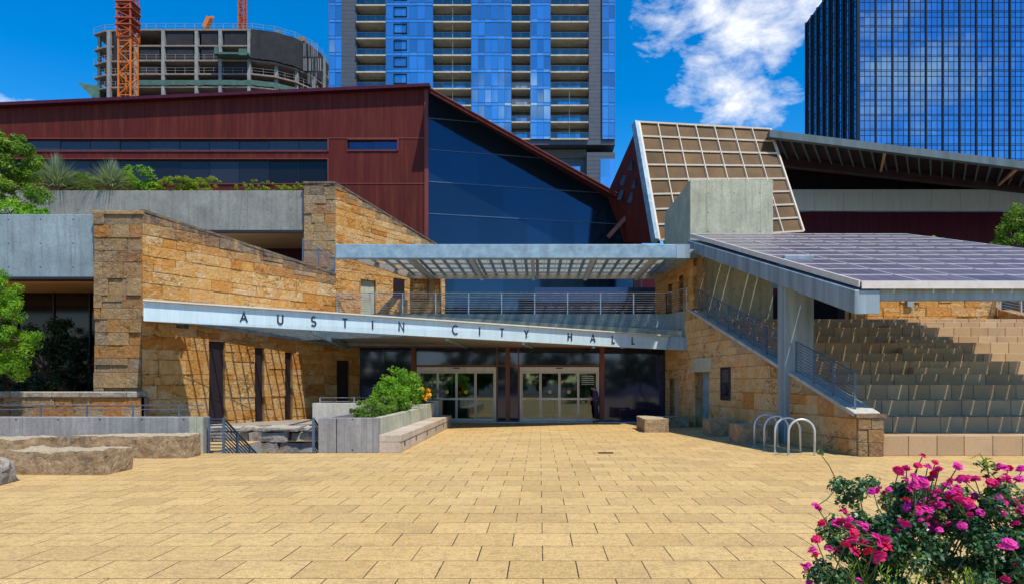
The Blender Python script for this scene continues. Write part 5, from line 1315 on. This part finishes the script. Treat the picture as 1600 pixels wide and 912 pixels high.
for ci, (a, b_) in enumerate(((557,604),(677,737),(799,829),(860,919.5))):
    w = X(b_)-X(a)
    bw = MB(); us = [w*.2,w*.36,w*.52,w*.68,w*.8]
    for i in range(NF): z_ = zb0+i*fl_h; panes(bw, (X(a),DT+2.2,0), (1,0,0), Zax, (0,-1,0), us, [z_+.25,z_+2.45], .01, seed=i+ci*30)
    bm2 = MB(); bm2.box(X(a),X(b_),DT+2.25,DT+3.5,zb0,ztp); bk = bm2.build('recessed_wall', M['bback'], tw_); bw.build('window', M['tglass'], bk)
    m_ = MB(); m_.box(X(a)+.05,X(b_)-.05,DT-.55,DT+2.3,zb0-.12,zb0+.12); b0_ = m_.build('balcony', M['bslab'], tw_)
    m_ = MB(); m_.add([(X(a)+.1,DT-.45,zb0+.14),(X(b_)-.1,DT-.45,zb0+.14),(X(b_)-.1,DT-.45,zb0+1.08),(X(a)+.1,DT-.45,zb0+1.08)], [(0,1,2,3)]); rl = m_.build('glass_guard', M['railglass'], b0_)
    m_ = MB(); m_.box(X(a)+.08,X(b_)-.08,DT-.5,DT-.42,zb0+1.08,zb0+1.14); k_ = max(2,int(w/1.5))
    for q in range(k_+1): xx = X(a)+.1+(w-.2)*q/k_; m_.box(xx-.02,xx+.02,DT-.49,DT-.44,zb0+.12,zb0+1.08)
    rl2 = m_.build('guard_rail', M['tmull'], b0_)
    for i in range(1,NF):
        c = copy_tree(b0_, tw_); c.location.z = b0_.location.z+i*fl_h
    if ci in (1,3):
        m_ = MB(); m_.box(X((a+b_)/2)-.06,X((a+b_)/2)+.06,DT+.2,DT+.32,zb0 if ci == 3 else zb0+4,zb0+fl_h*(3 if ci == 3 else NF)); m_.build('divider_post', M['bslab'], tw_)
# podium
mb = MB(); 
for i in range(40): mb.box(X(780), X(917), DT+2.0, DT+4, zb0-1-(i+1)*.75+.04, zb0-1-i*.75)
for i in range(40): mb.box(X(917), X(961), DT+.0, DT+4, zb0-2.2-(i+1)*.75+.04, zb0-2.2-i*.75)
mb.build('podium_cladding', M['dsiding'], tw_)
mb = MB(); panes(mb, (X(820),DT+1.9,0), (1,0,0), Zax, (0,-1,0), [i*.95 for i in range(10)], [fz(241),fz(231)], .01)
panes(mb, (X(840),DT+1.9,0), (1,0,0), Zax, (0,-1,0), [i*.95 for i in range(9)], [fz(264),fz(255)], .01)
panes(mb, (X(860),DT+1.9,0), (1,0,0), Zax, (0,-1,0), [i*.95 for i in range(7)], [fz(285),fz(276)], .01)
panes(mb, (X(938),DT-.1,0), (1,0,0), Zax, (0,-1,0), [0,.85,1.7,2.55], [fz(330),fz(305),fz(277),fz(249)], .01)
mb.build('window', M['tglass'], tw_)
mb = MB(); mb.box(X(800),X(917),DT+1.7,DT+3,fz(243),fz(229)); mb.build('louvre', M['bback'], tw_)

# ================================================================== OFFICE TOWER
o = empty('office_tower', (px(1342,180),180,0), 'dark blue mirrored glass office tower at the upper right', 'building')
OX0, OY0, OY1, OZ = px(1342,180), 180.0, 215.2, pz(-73,180); OX1 = 150
MB().box(OX0+.3, OX1, OY0+.3, OY1, 0, OZ-.3).build('core', M['omull'], o)
bay = 4.42; fl = 3.9
vs = []; z = OZ
while z > 0: vs.append(z); z -= fl
vs = vs[::-1]
us = [i*bay/3 for i in range(int((OX1-OX0)/bay*3)+1)]
vv = [];  [vv.extend([v, v+2.55]) for v in vs[:-1]]; vv.append(vs[-1])
mb = MB(); panes(mb, (OX0,OY0,0), (1,0,0), Zax, (0,-1,0), us, vv, .007, seed=4); g_ = mb.build('glass_facade', M['oglass'], o, label='front glass of the office tower')
mb = MB()
for i, u in enumerate(us): w = .2 if i % 3 == 0 else .04; d = .3 if i % 3 == 0 else .1; mb.box(OX0+u-w, OX0+u+w, OY0-d, OY0+.0-.01, 0, OZ)
for v in vv: mb.box(OX0, OX1, OY0-.08, OY0-.012, v-.06, v+.06)
for v in vs: mb.box(OX0, OX1, OY0-.085, OY0-.013, v+.35, v+.45)
mb.build('mullion', M['omull'], g_)
us = [i*(OY1-OY0)/24 for i in range(25)]
mb = MB(); panes(mb, (OX0,OY0,0), (0,1,0), Zax, (-1,0,0), us, vv, .02, seed=5); g_ = mb.build('glass_facade', M['oglass_side'] if 'oglass_side' in M else M['oglass'], o, label='receding left glass side of the office tower')
mb = MB()
for i, u in enumerate(us): w = .28 if i % 3 == 0 else .07; d = .5 if i % 3 == 0 else .15; mb.box(OX0-d, OX0-.01, OY0+u-w, OY0+u+w, 0, OZ)
for v in vv: mb.box(OX0-.1, OX0-.012, OY0, OY1, v-.07, v+.07)
mb.build('mullion', M['omull'], g_)

# ================================================================== CONSTRUCTION TOWER + CRANE
DC = 150.0
cb = empty('unfinished_building', (px(330,DC),DC,0), 'unfinished concrete frame tower with black netting on its top floors', 'building')
plan = [(148,152),(165,150.5),(215,150),(395,150),(430,151.2),(462,153.8),(488,157.5),(504,161.5),(514,166.5)]
pp = [(px(x,d),d) for x, d in plan]
pback = [(pp[-1][0],205),(pp[0][0],205)]
def slabp(z, t, out=0.0): return MB().plate([(x,y-out,z) for x, y in pp+pback], (0,0,-t))
Zr = pz(47,DC); zs_ = [Zr, pz(72,DC), pz(95,DC), pz(116,DC), pz(136,DC), pz(156,DC), pz(176,DC), pz(196,DC), pz(216,DC)]
for i, z in enumerate(zs_): slabp(z, .34, .35).build('floor_slab', M['rough_slab'], cb)
mb = MB()
cxs = [171,213,256,308,345,390]
for x in cxs: mb.box(px(x,DC)-.34, px(x,DC)+.34, DC-.42, DC+.4, zs_[-1], Zr-.4)
for x, d in plan[4:]: mb.box(px(x,d)-.35, px(x,d)+.35, d+.5, d+1.2, zs_[-1], Zr-.4)
mb.box(px(152,152),px(152,152)+.6,152,152.6,zs_[-1],Zr)
mb.build('column', M['rawcol'], cb)
mb = MB(); rg = random.Random(5)
for i in range(len(zs_)-1):
    for q in range(70): x = px(160,DC)+(px(490,DC)-px(160,DC))*rg.random(); mb.box(x-.05,x+.05,DC+5,DC+5.1,zs_[i+1],zs_[i]-.4)
mb.build('shoring_prop', M['rawcol'], cb)
MB().plate([(x,y+7,zs_[-1]) for x, y in pp]+[(x,204,zs_[-1]) for x in (pback[0][0],pback[1][0])], (0,0,Zr-zs_[-1]-.5)).build('interior_shade_mass', M['black'], cb)  # black mass inside the open floors, their shade put into its colour
def net(i0, i1, z0, z1, mat, off=.45, seed=0, wave=.12):
    m_ = MB(); rg = random.Random(seed); pts = pp[i0:i1+1]; P = []
    for a in range(len(pts)-1):
        n = 7
        for k in range(n): t = k/n; P.append((pts[a][0]+(pts[a+1][0]-pts[a][0])*t, pts[a][1]+(pts[a+1][1]-pts[a][1])*t-off+rg.uniform(-wave,wave)))
    P.append((pts[-1][0], pts[-1][1]-off))
    for a in range(len(P)-1):
        r_ = rg.random(); m_.plate([(P[a][0],P[a][1],z0+rg.uniform(0,.15)),(P[a+1][0],P[a+1][1],z0),(P[a+1][0],P[a+1][1],z1),(P[a][0],P[a][1],z1)], (0,.03,0), r_)
    return m_.build('safety_net', mat, cb)
net(3,8,zs_[2]+.1,Zr-.2,M['net'],.8,1)
m_ = MB()
for a, b_, z0, z1 in ((258,305,zs_[2],zs_[0]-.45),(312,343,zs_[2],zs_[0]-.45),(175,205,zs_[2],zs_[0]-.5),(216,252,zs_[2]-.2,zs_[1]-.5),(348,388,zs_[1],zs_[0]-.5),(348,388,zs_[3],zs_[2]-.5),(259,303,zs_[4],zs_[3]-1.6),(217,250,zs_[3],zs_[2]-1.4)): m_.box(px(a,DC)+.4,px(b_,DC)-.4,DC-.05,DC+.05,z0+.1,z1)
m_.build('safety_net', M['net'], cb)
net(2,8,zs_[4]+.1,zs_[4]+1.25,M['greennet'],.5,3,.05)
m_ = MB()
for z in (zs_[2],zs_[3],zs_[4],zs_[0]):
    for a in range(len(pp)-1):
        for h in (.6,1.2): m_.bar((pp[a][0],pp[a][1]-.3,z+h),(pp[a+1][0],pp[a+1][1]-.3,z+h),.05,.05)
        L_ = math.dist(pp[a],pp[a+1]); k_ = max(1,int(L_/2))
        for q in range(k_): t = q/k_; m_.bar((pp[a][0]+(pp[a+1][0]-pp[a][0])*t,pp[a][1]+(pp[a+1][1]-pp[a][1])*t-.3,z),(pp[a][0]+(pp[a+1][0]-pp[a][0])*t,pp[a][1]+(pp[a+1][1]-pp[a][1])*t-.3,z+1.25),.06,.06,up=(0,1,0))
m_.build('guard_rail', M['rawcol'], cb)
m_ = MB(); m_.plate([(px(126,150),149,pz(132,150)),(px(152,150),151,pz(132,150)),(px(150,150),151,pz(152,150)),(px(142,150),150,pz(151,150))], (0,3,0)); m_.build('catch_net', M['greennet'], cb)
m_ = MB(); m_.box(px(340,149),px(392,149),147.5,150,pz(90,149),pz(87,149)); m_.box(px(340,149),px(346,149),147.4,147.8,pz(90,149),pz(79,149)); m_.box(px(378,149),px(390,149),147.4,147.8,pz(92,149),pz(82,149)); m_.build('loading_platform', M['greennet'], cb)
m_ = MB(); rg = random.Random(9)
for q in range(60): x = rg.uniform(px(180,DC),px(470,DC)); m_.box(x,x+rg.uniform(.3,1.6),DC+rg.uniform(2,10),DC+12,Zr+.02,Zr+rg.uniform(.3,1.3))
m_.build('roof_formwork', M['rough_slab'], cb)
def lattice(mb, x0, x1, y0, y1, z0, z1, step, r, z_alt=True):
    cs = [(x0,y0),(x1,y0),(x1,y1),(x0,y1)]
    for x, y in cs: mb.bar((x,y,z0),(x,y,z1),r*2,r*2,up=(0,1,0))
    z = z0; k = 0
    while z < z1-.01:
        e = min(z+step,z1)
        for i in range(4):
            a, b_ = cs[i], cs[(i+1)%4]; mb.bar((*a,z),(*b_,z),r,r)
            if (k+i) % 2: a, b_ = b_, a
            mb.bar((*a,z),(*b_,e),r*1.1,r*1.1)
        z = e; k += 1
cr = empty('tower_crane', (px(194,138),138,0), 'orange lattice tower crane mast beside the unfinished tower', 'crane')
xA, xB = px(185,138), px(204,138)
mb = MB(); lattice(mb, xA, xB, 138, 140.5, 20, pz(50,138), 2.2, .14); mb.build('mast', M['orange'], cr)
mb = MB(); lattice(mb, xA-.1, xB+.1, 137.8, 140.8, pz(58,138), pz(5,138), 1.3, .16); lattice(mb, xA, xB, 138, 140.5, pz(5,138), pz(-40,138), 1.8, .14)
for y in (4,40,15,30): mb.box(xA-.55, xB+.55, 137.5, 141.0, pz(y,138), pz(y,138)+.15)
mb.build('climbing_frame', M['craned'], cr)
cr = empty('tower_crane', (px(376.5,156),156,Zr), 'second rust orange crane mast on the roof of the unfinished tower', 'crane')
mb = MB(); lattice(mb, px(373,156), px(381,156), 156, 157.2, Zr, pz(-40,156), 1.2, .13); mb.box(px(374,156),px(380,156),156.2,157,Zr,pz(22,156)); mb.build('mast', M['craned'], cr)
mb = MB(); a, b_ = at(321,45,153), at(328,29,153); mb.bar(a, b_, 1.5, .9); mb.bar(b_+Vector((-.4,0,0)), b_+Vector((.9,0,.2)), .3, .5); tag(mb.build('formwork_bracket', M['orange'], loc=tuple(a)), 'small orange formwork piece leaning on the unfinished tower roof', 'formwork')

# ================================================================== PERSON
DP = 32.3; PX = px(931,DP)
pe = empty('person', (PX,DP,.035), 'person in dark purple jacket, cap and pale mask standing at the right door', 'person')
def skin(name, verts, edges, radii, mat, parent, sub=2):
    me = bpy.data.meshes.new(name); me.from_pydata(verts, edges, []); o = bpy.data.objects.new(name, me); C.objects.link(o); o.parent = parent
    o.modifiers.new('Skin', 'SKIN'); sv = me.skin_vertices
    if not len(sv): return o
    for i, r in enumerate(radii): sv[0].data[i].radius = r if isinstance(r, tuple) else (r, r)
    sv[0].data[0].use_root = True
    s = o.modifiers.new('Sub', 'SUBSURF'); s.levels = s.render_levels = sub
    me.materials.append(mat); return o
M['skin'] = m_plain('skin', (.45,.24,.16), .6); M['jacket'] = m_plain('dark_purple_jacket', (.055,.025,.13), .8, scale=6); M['trousers'] = m_plain('black_trousers', (.012,.012,.02), .8)
M['cap'] = m_plain('black_cap', (.012,.012,.018), .7); M['mask'] = m_plain('pale_face_mask', (.8,.8,.82), .7); M['redcloth'] = m_plain('red_cloth', (.5,.05,.02), .7); M['shoe'] = m_plain('dark_shoe', (.02,.02,.03), .5)
# faces -x, slightly bent; z from 0
V = [(0,0,.90),(0.0,0,1.08),(-.02,0,1.28),(-.04,0,1.40),(-.07,0,1.47),(-.10,0,1.56),
     (0,-.09,.86),(-.02,-.10,.48),(.02,-.10,.08),(-.12,-.11,.04),
     (0,.09,.86),(.07,.10,.48),(.13,.10,.10),(0.0,.11,.04),
     (-.03,-.18,1.36),(-.03,-.22,1.10),(-.22,-.19,1.02),(-.29,-.18,1.01),
     (-.03,.18,1.36),(-.03,.22,1.10),(-.2,.18,1.12),(-.27,.17,1.14)]
E = [(0,1),(1,2),(2,3),(3,4),(4,5),(0,6),(6,7),(7,8),(8,9),(0,10),(10,11),(11,12),(12,13),(3,14),(14,15),(15,16),(16,17),(3,18),(18,19),(19,20),(20,21)]
Rr = [(.14,.10),(.12,.09),(.13,.10),(.08,.07),.045,(.085,.10), .08,.055,.04,.03,.08,.055,.04,.03,.055,.04,.03,.035,.055,.04,.03,.035]
bd = skin('body', V, E, Rr, M['skin'], pe)
for sy in (-.185,.175):
    for f in range(4):
        x, z = (-.31, 1.02) if sy < 0 else (-.29,1.15)
        skin('finger', [(x,sy-.03+f*.02,z),(x-.035,sy-.03+f*.02,z-.005),(x-.06,sy-.03+f*.02,z-.03+.004*f)], [(0,1),(1,2)], [.010,.009,.007], M['skin'], bd, 1)
    skin('thumb', [(x+.02,sy,z+.02),(x-.01,sy+.01,z+.045),(x-.03,sy+.01,z+.045)], [(0,1),(1,2)], [.011,.010,.008], M['skin'], bd, 1)
J = [V[0],V[1],V[2],V[3],V[14],V[15],(-.18,-.195,1.035),V[18],V[19],(-.16,.185,1.115),(.01,0,.80)]
skin('jacket', J, [(0,1),(1,2),(2,3),(3,4),(4,5),(5,6),(3,7),(7,8),(8,9),(0,10)], [(.165,.125),(.15,.12),(.155,.125),(.09,.08),.075,.058,.045,.075,.058,.045,(.16,.12)], M['jacket'], pe)
T = [(0,0,.90),V[6],V[7],(.02,-.10,.12),V[10],V[11],(.125,.10,.14)]
skin('trousers', T, [(0,1),(1,2),(2,3),(0,4),(4,5),(5,6)], [.13,.10,.072,.06,.10,.072,.06], M['trousers'], pe)
for sy, ox in ((-.10,0),(.10,.11)): skin('shoe', [(.05+ox,sy,.05),(-.05+ox,sy,.045),(-.15+ox,sy,.035)], [(0,1),(1,2)], [.05,.045,.035], M['shoe'], pe)
skin('hair', [(-.08,0,1.62),(-.04,0,1.56),(-.035,0,1.49)], [(0,1),(1,2)], [(.09,.095),(.08,.085),(.05,.06)], M['cap'], pe)
skin('cap', [(-.09,0,1.645),(-.10,0,1.66),(-.19,0,1.635),(-.23,0,1.63)], [(0,1),(1,2),(2,3)], [(.095,.1),(.08,.06),(.06,.018),(.03,.01)], M['cap'], pe)
skin('mask', [(-.155,0,1.525),(-.19,0,1.53),(-.165,0,1.49)], [(0,1),(1,2)], [(.06,.05),(.03,.03),(.045,.04)], M['mask'], pe)
skin('eye', [(-.178,-.035,1.58),(-.183,-.035,1.58)], [(0,1)], [.011,.009], M['cap'], bd); skin('eye', [(-.178,.035,1.58),(-.183,.035,1.58)], [(0,1)], [.011,.009], M['cap'], bd)
skin('ear', [(-.07,-.095,1.55),(-.06,-.10,1.575)], [(0,1)], [.015,.018], M['skin'], bd)
bg_ = skin('bag', [(PX-.36,DP-.17,1.09),(PX-.36,DP-.17,.98),(PX-.35,DP-.17,.90)], [(0,1),(1,2)], [(.03,.04),(.06,.05),(.06,.05)], M['redcloth'], None); tag(bg_, 'small red bag held in the hand of the person at the door', 'bag')

pe.scale = (1.05,1.05,1.05)
# ================================================================== SKY, SUN, CAMERA
SUN = Vector((.304,-.391,.869)).normalized()
w = bpy.data.worlds.new('World'); scene.world = w; w.use_nodes = True; nt = w.node_tree
bg = nt.nodes['Background']; sky = nt.nodes.new('ShaderNodeTexSky'); sky.sky_type = 'NISHITA'; sky.sun_disc = False
sky.sun_elevation = math.asin(SUN.z); sky.sun_rotation = math.atan2(SUN.x, SUN.y); sky.altitude = 200; sky.air_density = 1.0; sky.dust_density = .2; sky.ozone_density = 2.2
L = nt.links.new
hs = nt.nodes.new('ShaderNodeHueSaturation'); hs.inputs['Hue'].default_value = .503; hs.inputs['Saturation'].default_value = 1.52; hs.inputs['Value'].default_value = 1.08; L(sky.outputs[0], hs.inputs['Color'])
tc = nt.nodes.new('ShaderNodeTexCoord')
def nd(t, **k):
    n = nt.nodes.new(t)
    for a, b_ in k.items(): setattr(n, a, b_)
    return n
def dirvec(x, y): return Vector(((x-CX)/F, 1, (CY-y)/F)).normalized()
def mth(op, a, b_=0.0):
    n = nd('ShaderNodeMath', operation=op)
    for i, v in enumerate((a, b_)):
        if isinstance(v, (int, float)): n.inputs[i].default_value = v
        else: L(v, n.inputs[i])
    return n.outputs[0]
n1 = nd('ShaderNodeTexNoise'); n1.inputs['Scale'].default_value = 11; n1.inputs['Detail'].default_value = 12; n1.inputs['Roughness'].default_value = .62; n1.inputs['Distortion'].default_value = .25
mp = nd('ShaderNodeMapping'); mp.inputs[3].default_value = (1,1,1.9); L(tc.outputs['Generated'], mp.inputs[0]); L(mp.outputs[0], n1.inputs['Vector'])
tot = None
for (v, r0, s) in ((dirvec(1060,32),.05,1.0),(dirvec(1108,25),.06,1),(dirvec(1165,35),.06,1.0),(dirvec(1220,22),.065,1.05),(dirvec(1255,5),.06,1.05),(dirvec(1200,-30),.11,1.1),(dirvec(1110,-30),.08,1.0),(dirvec(1096,88),.042,1.0),(dirvec(1165,122),.06,1.05),(dirvec(1212,100),.05,.95),(dirvec(1240,70),.04,.8),(dirvec(1070,135),.03,.5),(dirvec(10,172),.035,.40),
                   (Vector((.50,-1,.46)).normalized(),.065,1.1),(Vector((.57,-1,.44)).normalized(),.06,1.1),(Vector((-.35,-.8,.5)).normalized(),.10,.9),(Vector((-.02,-1,.40)).normalized(),.045,.9),(Vector((-.9,-.5,.6)).normalized(),.25,.9)):
    dp = nd('ShaderNodeVectorMath', operation='DISTANCE'); L(tc.outputs['Generated'], dp.inputs[0]); dp.inputs[1].default_value = v
    f = mth('MULTIPLY', mth('MAXIMUM', mth('SUBTRACT', 1.0, mth('DIVIDE', dp.outputs['Value'], r0*1.5)), 0.0), s)
    tot = f if tot is None else mth('MAXIMUM', tot, f)
dens = mth('ADD', mth('MULTIPLY', tot, .62), mth('MULTIPLY', mth('SUBTRACT', n1.outputs[0], .505), 2.15))
gate = mth('MINIMUM', mth('MULTIPLY', tot, 5.0), 1.0)
cr_ = nd('ShaderNodeValToRGB'); cr_.color_ramp.elements[0].position = .18; cr_.color_ramp.elements[1].position = .74; cr_.color_ramp.elements[0].color = (0,0,0,1); L(mth('MULTIPLY', dens, gate), cr_.inputs[0])
cc = nd('ShaderNodeMix', data_type='RGBA'); L(mth('MULTIPLY', cr_.outputs[0], .93), cc.inputs[0]); L(hs.outputs[0], cc.inputs[6])
cs_ = nd('ShaderNodeMix', data_type='RGBA'); L(n1.outputs[0], cs_.inputs[0]); cs_.inputs[6].default_value = (4.0,4.5,5.6,1); cs_.inputs[7].default_value = (6.8,6.7,6.4,1); L(cs_.outputs[2], cc.inputs[7])
L(cc.outputs[2], bg.inputs[0]); bg.inputs[1].default_value = .14
sl = bpy.data.lights.new('sun', 'SUN'); sl.energy = 4.0; sl.angle = math.radians(.55); sl.color = (1, .93, .80)
so = bpy.data.objects.new('sun', sl); C.objects.link(so); so.rotation_euler = SUN.to_track_quat('Z', 'Y').to_euler(); so.location = (0,0,60)
cam = bpy.data.cameras.new('camera'); co = bpy.data.objects.new('camera', cam); C.objects.link(co)
co.location = (0,0,H); co.rotation_euler = (PI/2,0,0); cam.sensor_width = 36; cam.lens = F/1600*36
cam.shift_x = -(CX-800)/1600; cam.shift_y = (CY-456)/1600; cam.clip_end = 4000; cam.clip_start = .05
scene.camera = co
vs_ = scene.view_settings; vs_.view_transform = 'Standard'; vs_.look = 'None'; vs_.exposure = .38; vs_.gamma = 1
scene.cycles.transparent_max_bounces = 16
